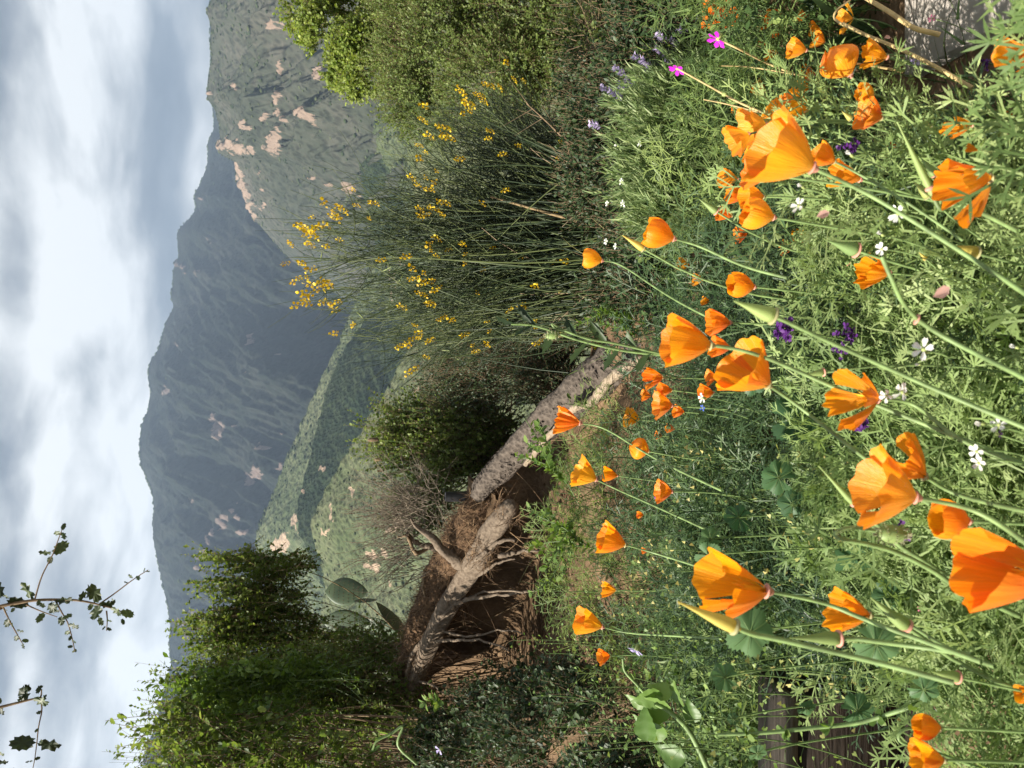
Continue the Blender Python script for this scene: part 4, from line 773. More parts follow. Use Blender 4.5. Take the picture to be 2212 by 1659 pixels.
# ------------------------------------------------------------------ the broom
def broom():
    base = P(1385, 505, 3.35); base[2] = float(G(base[0], base[1]))
    th = thing('spanish_broom', 'tall rush-like broom shrub with thin green stems and yellow pea flowers', 'shrub', [float(q) for q in base])
    r = np.random.default_rng(9)
    out = np.array([(985, 760), (905, 800), (865, 748), (800, 715), (735, 690), (675, 645), (640, 565), (690, 462), (765, 440), (830, 400), (885, 330), (900, 262), (935, 228), (1010, 200), (1080, 190), (1120, 240), (1180, 280)], float)
    n = 800; s = r.random(n) * (len(out) - 1); i = s.astype(int); f = (s - i)[:, None]; o2 = out[i] * (1 - f) + out[i + 1] * f
    b2 = np.array([1390, 505.0]); frac = .38 + .60 * r.random((n, 1)) ** .8; big = r.random(n) < .18; frac[big] = .97 + .04 * r.random((big.sum(), 1))
    tip = b2 + (o2 - b2) * frac + r.normal(size=(n, 2)) * 18; dep = 3.55 + .75 * r.random(n) * 1.0
    E = np.array([P(a_, b_, c_) for (a_, b_), c_ in zip(tip, dep)])
    s0 = base + r.normal(size=(n, 3)) * [.17, .12, .01]; s0[:, 0] -= .12; s0[:, 0] += .22 * (E[:, 0] - s0[:, 0]).clip(-1, 1)
    c1 = s0 + (E - s0) * [.22, .25, .45] + r.normal(size=(n, 3)) * .11; c2 = s0 + (E - s0) * [.62, .65, .78] + r.normal(size=(n, 3)) * .10
    pa = bez(s0, c1, c2, 12, E); L = np.linalg.norm(E - s0, axis=1)
    gs = Acc(); gs.add(*tubes(pa, (np.linspace(1, .3, 12)[None] * (.0028 + .0018 * r.random((n, 1)))), 4)); gs.A[-1] = np.repeat(r.random(n), 48)
    # side switches
    m = 4200; k = r.integers(0, n, m); j = r.integers(5, 11, m); p = pa[k, j]; T = unit(pa[k, np.minimum(j + 1, 11)] - pa[k, j - 1]); d = unit(T + r.normal(size=T.shape) * .62 + [0, 0, .1]); l = (.10 + .28 * r.random((m, 1)))
    sw = bez(p, p + d * l * .5 + r.normal(size=p.shape) * .01, p + unit(d + [0, 0, .3]) * l, 5); gs.add(*tubes(sw, np.linspace(1, .4, 5)[None] * .0019, 3)); gs.A[-1] = np.repeat(r.random(m), 15)
    st = obj('green_stems', gs, leaf_mat('broom_stem', [(0.016, 0.030, 0.012), (0.036, 0.055, 0.020), (0.11, 0.135, 0.045)], .10, .45), th, True); tag(st, kind='stuff')
    dm = Acc(); q = 90; e = s0[:q] + (E[:q] - s0[:q]) * (.15 + .4 * r.random((q, 1))) + r.normal(size=(q, 3)) * [.18, .1, .08]; dm.add(*tubes(bez(s0[:q], (s0[:q] + e) / 2 + r.normal(size=(q, 3)) * .07, e, 8), np.linspace(1, .3, 8)[None] * .0035, 4)); obj('dry_stems', dm, plain('dry_broom_stem', (.28, .21, .13), .9, var=.2), th)
    w = [[(1430, 460), (1370, 440), (1260, 340), (1180, 262), (1137, 223)], [(1380, 430), (1330, 420), (1270, 400), (1225, 360)], [(1420, 450), (1330, 385), (1260, 350), (1215, 330)], [(1330, 390), (1320, 330), (1300, 270), (1290, 230)]]
    dg = Acc()
    for q_ in w:
        c = spline([P(a_, b_, 3.2) for a_, b_ in q_], 24); dg.add(*tubes(c[None], np.linspace(.007 if q_ is w[0] else .004, .002, 24)[None], 5))
        k = 16; ii = r.integers(3, 23, k); d = unit(unit(np.gradient(c, axis=0))[ii] + r.normal(size=(k, 3)) * .8); dg.add(*tubes(bez(c[ii], c[ii] + d * .07, c[ii] + d * .14, 4), np.array([.0018, .0014, .001, .0006])[None], 3))
    obj('bare_branch', dg, G_TWIG, th)
    tb = Acc(); tb.add(*tubes(spline([P(1375, 500, 3.3), P(1290, 487, 3.25), P(1220, 470, 3.3), P(1130, 445, 3.4), P(1060, 425, 3.5)], 24)[None], np.linspace(.009, .004, 24)[None], 6)); obj('old_stem', tb, G_TAN, th)
    # flowers: little pea blossoms in clusters at the stem tips
    def blossom():
        V = [(0, 0, 0), (-.35, .25, .30), (-.42, .05, .72), (0, .12, .95), (.42, .05, .72), (.35, .25, .30), (0, .25, .5), (-.2, -.25, .2), (0, -.55, .55), (.2, -.25, .2), (0, -.2, .5)]
        return tmpl(V, [(0, 6, 1), (1, 6, 2), (2, 6, 3), (3, 6, 4), (4, 6, 5), (5, 6, 0), (0, 7, 8), (0, 8, 9), (7, 10, 8), (9, 8, 10)])
    B = blossom(); ym = leaf_mat('broom_petal', [(0.42, 0.27, 0.008), (0.58, 0.40, 0.012), (0.68, 0.54, 0.03)], .35, .5)
    meshes = []
    for q_ in range(6):
        k = 5 + 2 * q_; a = Acc(); zz = np.linspace(0, 1, k) * (.03 + .012 * q_); an = np.arange(k) * 2.4; out_ = np.stack([np.cos(an), np.sin(an), 0 * an + .4], -1)
        M = np.stack([frz(unit(out_[u] + np.array([0, 0, .35])), r.random() * 6) for u in range(k)]) * (.014 + .006 * r.random(k))[:, None, None]
        a.scatter(B, np.stack([np.cos(an) * .005, np.sin(an) * .005, zz], -1), M); me = a.mesh('blossom_cluster'); me.materials.append(ym); meshes.append(me)
    picks = [(628, 566), (668, 600), (664, 648), (680, 502), (690, 515), (681, 470), (712, 530), (740, 470), (752, 462), (779, 445), (820, 440), (768, 410), (802, 472), (765, 697), (880, 740), (905, 792), (900, 725), (890, 745), (912, 730), (940, 730), (910, 600), (925, 640), (935, 650), (940, 605), (955, 620), (900, 580),
             (925, 235), (925, 268), (915, 315), (925, 330), (915, 345), (900, 392), (910, 400), (925, 385), (948, 370), (940, 410), (1010, 208), (1028, 230), (1050, 210), (1055, 225), (1070, 188), (1085, 195), (1100, 140), (1117, 180), (1137, 180), (1068, 285), (1065, 300), (1098, 333), (1005, 342), (1005, 250), (1020, 245), (975, 280), (985, 300), (970, 295), (952, 280), (1245, 292), (1050, 440), (950, 455), (1108, 663), (1135, 655), (1140, 665), (1100, 693), (1060, 695), (1143, 552), (985, 690), (965, 680), (1015, 720), (1038, 757), (943, 660), (950, 690), (1222, 540), (1010, 548), (955, 520), (1008, 528), (935, 525), (890, 552), (835, 560), (975, 1000 - 560)]
    for X, Y in picks:
        k = r.integers(0, 6); p = P(X, Y, 3.28 + .2 * r.random()); o = link('flower_cluster', meshes[k], None, th); o.location = Vector(p - np.array(base))
        o.rotation_euler = Vector(unit(idir(-1, (505 - Y) / -600 * 1.0, .1 * r.normal()) + r.normal(size=3) * .25)).to_track_quat('Z', 'Y').to_euler(); sz = (.8 if X < 960 else .7) * (.55 + .6 * r.random()); o.scale = (sz,) * 3
    vis = [(880 + 420 * r.random() ** 1.3, 300 + 480 * r.random()) for _ in range(44)]
    for X, Y in vis:
        k = r.integers(0, 3); p = P(X, Y, 3.3 + .2 * r.random()); o = link('flower_cluster', meshes[k], None, th); o.location = Vector(p - np.array(base)); o.rotation_euler = Vector(unit(rsphere(1)[0] * .6 + [0, 0, 1])).to_track_quat('Z', 'Y').to_euler(); sz = .45 + .4 * r.random(); o.scale = (sz,) * 3
    order = np.argsort(-E[:, 2] - .0 * L)[:150:2]
    for q_ in order[:30]:
        o = link('flower_cluster', meshes[r.integers(0, 4)], None, th); o.location = Vector(E[q_] - np.array(base)); o.rotation_euler = Vector(unit(E[q_] - c2[q_])).to_track_quat('Z', 'Y').to_euler(); sz = .75 + .5 * r.random(); o.scale = (sz,) * 3
    # pods
    pod = Acc(); k = 120; ii = r.integers(0, n, k); jj = r.integers(6, 12, k); d = unit(r.normal(size=(k, 3)) + [0, 0, .8]); p = pa[ii, jj]
    pod.add(*tubes(bez(p, p + d * .025, p + d * .05 + [0, 0, .012], 5), np.array([.001, .003, .0035, .003, .0008])[None], 4)); o = obj('seed_pods', pod, plain('broom_pod', (.22, .27, .10), .5, .2), th); tag(o, kind='stuff')
broom()

# ------------------------------------------------------------------ lavender
def lavender():
    th = thing('lavender_bush', 'soft grey-green lavender bush with thin pale violet spikes, under the broom', 'lavender', P(1600, 300, 1.9))
    r = np.random.default_rng(77)
    lob = [LB(1460, 300, 2.1, 110, 130, .16), LB(1430, 400, 2.15, 80, 90, .14), LB(1470, 460, 2.0, 70, 60, .12), LB(1520, 210, 2.1, 80, 70, .14), LB(1530, 420, 2.0, 80, 80, .13), LB(1430, 230, 2.3, 60, 55, .12), LB(1580, 300, 1.95, 80, 110, .12)]
    lob = np.array(lob); n = 2600; k = r.integers(0, len(lob), n); d = unit(r.normal(size=(n, 3))); d[:, 1] = -np.abs(d[:, 1]); p = lob[k, :3] + d * lob[k, 3:] * (.45 + .5 * r.random((n, 1)))
    dr = unit(d * .35 + [-.05, 0, .8] + r.normal(size=d.shape) * .25); L = .06 + .07 * r.random((n, 1)); sp = bez(p - dr * L * .6, p, p + dr * L, 5)
    b = Acc(); b.add(*tubes(sp, np.linspace(1, .5, 5)[None] * .0009, 3)); o = obj('stems', b, G_STEM, th); tag(o, kind='stuff')
    m = 22; t = r.random((n, m)) * 3.99; i0 = t.astype(int); f = (t - i0)[..., None]; ar = np.arange(n)[:, None]; pos = (sp[ar, i0] * (1 - f) + sp[ar, i0 + 1] * f).reshape(-1, 3); tan = unit(sp[ar, i0 + 1] - sp[ar, i0]).reshape(-1, 3)
    dd = unit(tan * .8 + unit(np.cross(tan, r.normal(size=tan.shape))) * .6); a = Acc(); a.scatter(L_NEEDLE, pos, frame(dd, tan) * np.array([1.4, 1, 1])[None, None, :] * (.022 + .018 * r.random(len(dd)))[:, None, None])
    o = obj('needle_leaves', a, leaf_mat('lavender_leaf', [(0.10, 0.16, 0.055), (0.19, 0.26, 0.10), (0.32, 0.38, 0.18)], .45), th); tag(o, kind='stuff')
    lv = plain('lavender_floret', (.50, .42, .62), .7, .3, var=.15)
    for tx, ty, bx, by in [(1327, 147, 1430, 200), (1300, 188, 1420, 240), (1390, 133, 1470, 170), (1324, 200, 1430, 260), (1417, 103, 1500, 160), (1447, 85, 1520, 130), (1337, 183, 1440, 230), (1350, 170, 1440, 215), (1274, 268, 1400, 275), (1360, 328, 1450, 340), (1400, 155, 1470, 200), (1505, 38, 1580, 70), (1420, 75, 1500, 110), (1465, 60, 1530, 90), (1340, 372, 1420, 380), (1395, 150, 1480, 190), (1370, 120, 1460, 160), (1478, 105, 1540, 140), (1440, 130, 1500, 170), (1352, 405, 1420, 410), (1545, 105, 1590, 120)]:
        c = spline([P(bx + 60, by + 25, 2.15), P(bx, by, 2.15), P((tx * 2 + bx) / 3, (ty * 2 + by) / 3 + 3, 2.15), P(tx, ty, 2.15)], 16); a = Acc(); a.add(*tubes(c[None], np.full((1, 16), .0009), 4)); s = obj('flower_stalk', a, G_STEM, th)
        T = unit(c[-1] - c[-4]); k = 26; u = r.random(k); an = r.random(k) * 6.28; e1 = unit(np.cross(T, [0.3, 1, 0])); e2 = np.cross(T, e1); od = e1 * np.cos(an)[:, None] + e2 * np.sin(an)[:, None]
        pp = c[-1] - T * (u * .034)[:, None] + od * .003; a = Acc(); a.scatter(L_SMALL, pp, frame(unit(od + T * .8), T) * (.009 + .005 * r.random(k))[:, None, None] * np.array([1.6, 1, 1])); obj('flower_spike', a, lv, th)
lavender()

# ------------------------------------------------------------------ paving slab and timber box
def paving():
    q = [P(1975, -10, 1.0), P(1985, 58, 1.0)]
    m = plain('pale_paving', (.46, .42, .375), .9, var=-.08, spec=.2)
    a = Acc(); x0, y1 = .575, 1.33; z = .035
    V = [(x0, -1.2, z), (3, -1.2, z), (3, y1, z), (x0, y1, z)]; V += [(p[0], p[1], -.1) for p in V]
    a.add(V, np.array([(0, 1, 2, 3), (0, 3, 7, 4), (2, 6, 7, 3), (0, 4, 5, 1), (1, 5, 6, 2)]))
    o = obj('paving', a, m); tag(o, 'pale concrete paving at the edge of the flower bed', kind='structure')
paving()
def timber():
    th = thing('timber_edging', 'dark weathered timber sleepers edging the bed, with a pale split end grain', 'timber edging', P(1990, 1600, 1.3))
    m = bark_mat('old_timber_shade', (.010, .008, .006), (.045, .033, .024), 10, .8, (.8, 9, 9), dist=.006)  # shade on the front face is put into the dark wood colour
    m2 = bark_mat('timber_lit_top', (.06, .05, .04), (.20, .165, .13), 10, .8, (.8, 9, 9), dist=.004)  # paler colour paints the sunlit top of the same timber
    yf = 1.33; xr = P(1690, 1512, yf)[0]; zt = P(1690, 1512, yf)[2] - .03
    for i in range(2):
        z1 = zt - i * .215; z0 = z1 - .211; nx, ny = 24, 1
        for (mat, nm, b) in ((m, 'sleeper', (xr - 1.3 + .03 * i, yf + .004 * i, z0, xr + .012 * i, yf + .14, z1)),):
            a = Acc(); xs = np.linspace(b[0], b[3], nx)
            e = .006; prof = [(b[1] + e, b[2]), (b[1], b[2] + e), (b[1], b[5] - e), (b[1] + e, b[5]), (b[4] - e, b[5]), (b[4], b[5] - e), (b[4], b[2] + e), (b[4] - e, b[2])]
            V = np.array([[(x, p[0] + .003 * math.sin(x * 13 + q), p[1] + .003 * math.sin(x * 9 + q * 2)) for q, p in enumerate(prof)] for x in xs]).reshape(-1, 3); k = 8
            F = [(u * k + v, u * k + (v + 1) % k, (u + 1) * k + (v + 1) % k, (u + 1) * k + v) for u in range(nx - 1) for v in range(k)]
            F += [(0, v + 1, v + 2, v + 2) for v in range(0)]
            a.add(V, np.array(F)); a.add(V[-k:], np.array([(0, v, v + 1) for v in range(1, k - 1)])); obj(nm, a, mat, th)
    a = Acc(); x0 = xr - 1.3
    V = np.array([(x0, yf - .012, zt + .004), (xr + .006, yf - .008, zt + .004), (xr + .006, yf + .085, zt + .004), (x0, yf + .085, zt + .004)]); V = np.vstack([V, V + [0, 0, .028]])
    a.add(V, np.array([(4, 5, 6, 7), (0, 1, 5, 4), (1, 2, 6, 5), (2, 3, 7, 6), (3, 0, 4, 7), (0, 3, 2, 1)])); obj('lit_top_board', a, m2, th)
timber()

# ------------------------------------------------------------------ feathery foliage of the poppy bed
G_FERN = leaf_mat('poppy_leaf', [(0.085, 0.145, 0.042), (0.20, 0.28, 0.095), (0.36, 0.44, 0.19)], .42, .55, spec=.3)
G_FERN2 = leaf_mat('bed_leaf', [(0.058, 0.105, 0.030), (0.135, 0.195, 0.055), (0.28, 0.35, 0.11)], .42, .55, spec=.3)
G_FERN3 = leaf_mat('dark_painted_shade_leaf', [(0.020, 0.045, 0.018), (0.045, 0.085, 0.03), (0.09, 0.14, 0.05)], .25, .5)  # dark blade leaves; on mid-bed foliage the dark green paints in shade
def fern_bed():
    r = np.random.default_rng(21); sets = {'hd': [[], [], []], 'ld': [[], [], []], 'dk': [[], [], []]}; stems = []
    pts = []
    for _ in range(9000):
        x = r.uniform(-1.25, 1.5); y = r.uniform(.42, 2.75)
        if x > .56 and y < 1.42: continue
        if x / y > .31 and y < 1.45 and x > .26: continue
        if x / y < -.36 and y > .85: continue
        if x > .3 and y > 1.7 and (x < 1.0 or y > 1.95): continue
        if x < -.42 and y < 1.75 and x < -.25 - .25 * (y - .4) and not (x > -.75 and y < .9): 
            if r.random() > .18 or (1.15 < y < 1.5 and x < -.45): continue
        if y > 2.2 and -.75 < x < .15 and r.random() > .3: continue
        if y > 2.1 and -.1 < x < .4: continue
        if x < -.5 and y > 1.4 and r.random() > .6: continue
        sp = (.058 if y < 1.0 else .064) + .03 * (y - .4)
        if pts and min((x - a_) ** 2 + (y - b_) ** 2 for a_, b_ in pts[-400:]) < sp * sp: continue
        pts.append((x, y))
    for x, y in pts:
        near = y < 1.25; n = 46 if near else 34; g = float(G(x, y))
        h = (.20 + .34 * fbm(np.array(x * 3.), np.array(y * 3.), 3, 9)) * (1.0 if y < 1.8 else .8 if x > .2 else .62)
        if y < .85: h = h * 1.06 + .03
        if x / y < -.36: h *= .88
        h = float(h) * (.78 if x > .2 and y > 1.2 else 1.0); an = r.random(n) * 2 * PI; z = h * (.25 + .75 * r.random(n) ** .7); rad = (.02 + .10 * r.random(n)) * (z / h * .8 + .3)
        p = np.stack([x + rad * np.cos(an), y + rad * np.sin(an), g + z], -1); el = r.uniform(.05, 1.15, n)
        d = np.stack([np.cos(an) * np.cos(el), np.sin(an) * np.cos(el), np.sin(el)], -1); s = (.075 + .06 * r.random(n)) * (1.0 if near else .95)
        M = frame(unit(d + r.normal(size=d.shape) * .2), None, r.normal(size=n) * .4) * s[:, None, None]; M[:, :, 2] *= r.uniform(.5, 2.2, n)[:, None]
        k = 'hd' if y < 1.12 else 'ld'
        if (1.12 < y < 2.4 and x < .42 and fbm(np.array(x * 2.5), np.array(y * 2.5), 2, 61) > .22) or (y < 1.12 and r.random() < .12): k = 'dk'  # mid-bed clumps take the leaf with shade in its colour
        sets[k][0].append(p - d * s[:, None] * .3); sets[k][1].append(M); sets[k][2].append(np.clip(.5 * r.random() + .5 * r.random(n), 0, 1))
        q = r.integers(0, n, 7); stems.append(bez(np.array([[x, y, g]] * 7) + r.normal(size=(7, 3)) * .01, np.stack([x + .3 * rad[q] * np.cos(an[q]), y + .3 * rad[q] * np.sin(an[q]), g + z[q] * .6], -1), p[q], 6))
    for k, T, lab, nm in (('hd', FERN_HD, 'feathery blue-green poppy foliage in the nearest part of the bed', 'poppy_foliage'), ('ld', FERN_LD, 'feathery green poppy foliage filling the farther bed', 'poppy_foliage'), ('dk', FERN_LD, 'divided foliage in the middle of the bed, shade put into its dark green', 'poppy_foliage')):
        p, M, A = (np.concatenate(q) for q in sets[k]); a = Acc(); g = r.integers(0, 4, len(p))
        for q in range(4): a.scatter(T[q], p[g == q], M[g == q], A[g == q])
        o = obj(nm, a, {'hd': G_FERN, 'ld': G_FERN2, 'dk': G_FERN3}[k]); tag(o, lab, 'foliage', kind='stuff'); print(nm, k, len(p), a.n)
    st = np.concatenate(stems); a = Acc(); a.add(*tubes(st, np.linspace(1, .6, 6)[None] * .0014, 3)); o = obj('foliage_stems', a, G_STEM); tag(o, 'thin green stems inside the poppy foliage', 'stems', kind='stuff')
fern_bed()
# small-leaved weeds and grass blades between
def weeds():
    r = np.random.default_rng(33); n = 7600; x = r.uniform(-1.7, 1.7, n); x[::2] = r.uniform(-1.7, -.2, len(x[::2])); y = r.uniform(.9, 3.3, n)
    den = np.where(y > 2.3, fbm(x * 2, y * 2, 3, 12) > .52, True) & ~((x > .3) & (y > 2.05) & (r.random(n) < .95)) & ~((x > -.1) & (y > 2.1) & (r.random(n) < .9)) & ~((x > .55) & (y < 1.42)) & ~((x < -.5) & (y < 1.5) & (y > .6)) & ~((x < -.36 * y) & (y < 1.4)) & ~((x > .36 * y) & (y < 1.2)) & ~((y > 2.2) & (x > -.75) & (x < .1) & (r.random(n) < .75))
    x, y = x[den], y[den]; n = len(x); g = G(x, y); p0 = np.stack([x, y, g], -1); h = (.12 + .22 * r.random(n)) * np.where((y > 2.1) & (x < .3), .6, 1)
    top = p0 + np.stack([r.normal(size=n) * .05, r.normal(size=n) * .05, h], -1); sp = bez(p0, (p0 + top) / 2 + r.normal(size=(n, 3)) * .02, top, 6)
    a = Acc(); a.add(*tubes(sp, np.linspace(1, .5, 6)[None] * .0011, 3)); o = obj('weed_stems', a, G_STEM); tag(o, 'thin weed stems between the flowers', 'stems', kind='stuff')
    m = 15; t = r.random((n, m)) * 4.99; i0 = t.astype(int); f = (t - i0)[..., None]; ar = np.arange(n)[:, None]; pos = (sp[ar, i0] * (1 - f) + sp[ar, i0 + 1] * f).reshape(-1, 3); tan = unit(sp[ar, i0 + 1] - sp[ar, i0]).reshape(-1, 3)
    d = unit(tan * .5 + unit(np.cross(tan, r.normal(size=tan.shape)))); A = np.repeat(r.random(n), m) * .6 + .4 * r.random(n * m); kind = np.repeat(r.random(n) < .5, m)
    s = (.012 + .016 * r.random(len(d))); a = Acc(); a.scatter(L_OVAL, pos[kind], frame(d, tan)[kind] * s[kind, None, None], A[kind]); a.scatter(L_NEEDLE, pos[~kind], frame(d, tan)[~kind] * s[~kind, None, None] * np.array([2.0, 2.2, 1]), A[~kind])
    o = obj('weed_leaves', a, leaf_mat('weed_leaf', [(0.03, 0.065, 0.02), (0.07, 0.125, 0.032), (0.22, 0.29, 0.08)], .35, .55)); tag(o, 'small green leaves of mixed weeds among the flowers', 'foliage', kind='stuff')
    n = 4200; x = r.uniform(-1.8, 1.7, n); y = r.uniform(.7, 3.2, n); ok = ~((x > .55) & (y < 1.42)) & ~((x > -.1) & (y > 2.05) & (r.random(n) < .9)) & ~((x < -.36 * y) & (y < 1.4)) & ~((x > .36 * y) & (y < 1.2)) & ~((y > 2.2) & (x > -.9) & (x < .3) & (r.random(n) < .8)); x, y = x[ok], y[ok]; n = len(x); p0 = np.stack([x, y, G(x, y)], -1); h = .10 + .20 * r.random((n, 1)); dd = unit(r.normal(size=(n, 3)) * [.5, .5, 0] + [0, 0, 1]); e = p0 + dd * h; 
    pa = bez(p0, p0 + dd * h * .6 + [0, 0, .02], e + r.normal(size=(n, 3)) * [.05, .05, .0] - [0, 0, .01], 5); a = Acc(); a.add(*tubes(pa, np.array([.0016, .0016, .0013, .0009, .0002])[None], 3)); a.A[-1] = np.repeat(r.random(n), 15)
    o = obj('grass_blades', a, leaf_mat('grass_blade', [(.03, .06, .02), (.09, .13, .04), (.34, .30, .13)], .3)); tag(o, 'thin grass blades, some dry, scattered through the bed', 'grass', kind='stuff')
weeds()
def blades(X, Y, y, label, n, seed, L=.2, w=.007, mat=None):
    r = np.random.default_rng(seed); p = P(X, Y, y); p[2] = float(G(p[0], p[1])); th = thing('blade_leaved_plant', label, 'plant', [float(q) for q in p])
    for k in range(n):
        an = r.random() * 6.28; l = L * (.6 + .6 * r.random()); o = np.array([math.cos(an), math.sin(an), 0]); c = bez(np.zeros(3), o * l * .25 + [0, 0, l * .8], o * l * (.6 + .3 * r.random()) + [0, 0, l * (.5 + .4 * r.random())], 12)
        sd = np.cross(o, [0, 0, 1]); t = np.linspace(0, 1, 12)[:, None]; ww = w * np.sin(PI * (.12 + .88 * t)) ** .7; V = np.stack([c - sd * ww, c + [0, 0, -.0025], c + sd * ww], 1).reshape(-1, 3); F = []
        for i in range(11):
            for j in range(2): a0 = i * 3 + j; F.append((a0, a0 + 1, a0 + 4, a0 + 3))
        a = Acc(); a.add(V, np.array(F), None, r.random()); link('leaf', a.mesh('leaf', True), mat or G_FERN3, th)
blades(1620, 560, 1.35, 'dark arching lily-like leaves crowding below the clear orange cup', 22, 1, .26)
blades(1560, 500, 1.6, 'dark narrow arching leaves at the shaded foot of the lavender', 16, 2, .24)
blades(1770, 60, 1.45, 'glossy dark blade leaves crossing behind the small golden poppy', 12, 3, .3, .008)
blades(1480, 830, 1.6, 'broad dark blade leaves beside the open orange poppies over the soil', 8, 4, .22, .009)
blades(1700, 700, 1.1, 'dark blade leaves under the tall pointed bud', 12, 5, .24)
# ------------------------------------------------------------------ poppies
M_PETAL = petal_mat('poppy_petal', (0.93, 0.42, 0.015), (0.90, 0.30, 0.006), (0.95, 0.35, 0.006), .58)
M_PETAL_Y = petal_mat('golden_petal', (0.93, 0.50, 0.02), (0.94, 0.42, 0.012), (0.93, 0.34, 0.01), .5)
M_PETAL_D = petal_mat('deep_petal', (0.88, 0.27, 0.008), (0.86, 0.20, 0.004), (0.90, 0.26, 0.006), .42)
M_RIM = plain('pink_rim', (.62, .30, .22), .6, .2); M_RIM_G = plain('tan_rim', (.36, .34, .16), .6, .2)
M_PSTEM = plain('poppy_stem', (.19, .28, .10), .5, .2, var=.18); M_STAMEN = plain('stamen_yellow', (.85, .45, .02), .7, .2)
M_BUD = leaf_mat('bud_skin', [(.20, .30, .11), (.30, .38, .13), (.55, .45, .10)], .3, .5)
def petal(r, w=62, L=.85, open_=.5, belly=.25, ruffle=.04, tip=.12, na=13, nv=11, curl=0., notch=0.):
    u = np.linspace(-1, 1, na)[None, :]; v = np.linspace(0, 1, nv)[:, None]
    half = math.radians(w) * (0.55 + .45 * np.sqrt(v)); a = u * half
    ve = v * (1 - tip * np.abs(u) ** 2.2 * v)                     # rounded outer edge
    Rr = .035 + (open_ * ve ** .9) + belly * np.sin(PI * np.clip(ve, 0, 1)) * .5 + curl * np.clip(ve - .7, 0, 1) ** 1.5
    ph = r.random() * 6.28
    rip = ruffle * ve ** 2.5 * (np.sin(u * 7 + ph) + .6 * np.sin(u * 13 + ph * 2))
    z = L * ve * (1 - .0 * ve) + ruffle * .9 * ve ** 4 * np.sin(u * 9 + ph * 3) - notch * np.exp(-(u / .12) ** 2) * v ** 6
    Rr = Rr + rip
    V = np.stack([Rr * np.cos(a), Rr * np.sin(a), z + 0 * a], -1).reshape(-1, 3)
    i = np.arange(nv - 1)[:, None]; j = np.arange(na - 1)[None, :]
    F = np.stack([i * na + j, i * na + j + 1, (i + 1) * na + j + 1, (i + 1) * na + j], -1).reshape(-1, 4)
    U = np.stack([np.broadcast_to(u * .5 + .5, (nv, na)), np.broadcast_to(v, (nv, na))], -1).reshape(-1, 2)
    return V, F, U
def smooth(c, k=60):
    c = c.copy()
    for _ in range(k): c[1:-1] = .5 * c[1:-1] + .25 * (c[:-2] + c[2:])
    return c
def roty(a): c, s = math.cos(a), math.sin(a); return np.array([[c, 0, s], [0, 1, 0], [-s, 0, c]])
def rotz(a): c, s = math.cos(a), math.sin(a); return np.array([[c, -s, 0], [s, c, 0], [0, 0, 1]])
KINDS = {  # open, belly, L, ruffle, tilt spread, petal width
    'cup': (.36, .34, .86, .014, 4, 60), 'cone': (.46, .14, .84, .022, 6, 60), 'wide': (.56, .10, .76, .03, 10, 58), 'ragged': (.42, .12, .86, .05, 20, 50),
    'twist': (.26, .12, 1.0, .05, 16, 40), 'bulb': (.16, .80, .90, .006, 2, 66), 'droop': (.5, .1, .9, .03, 26, 56)}
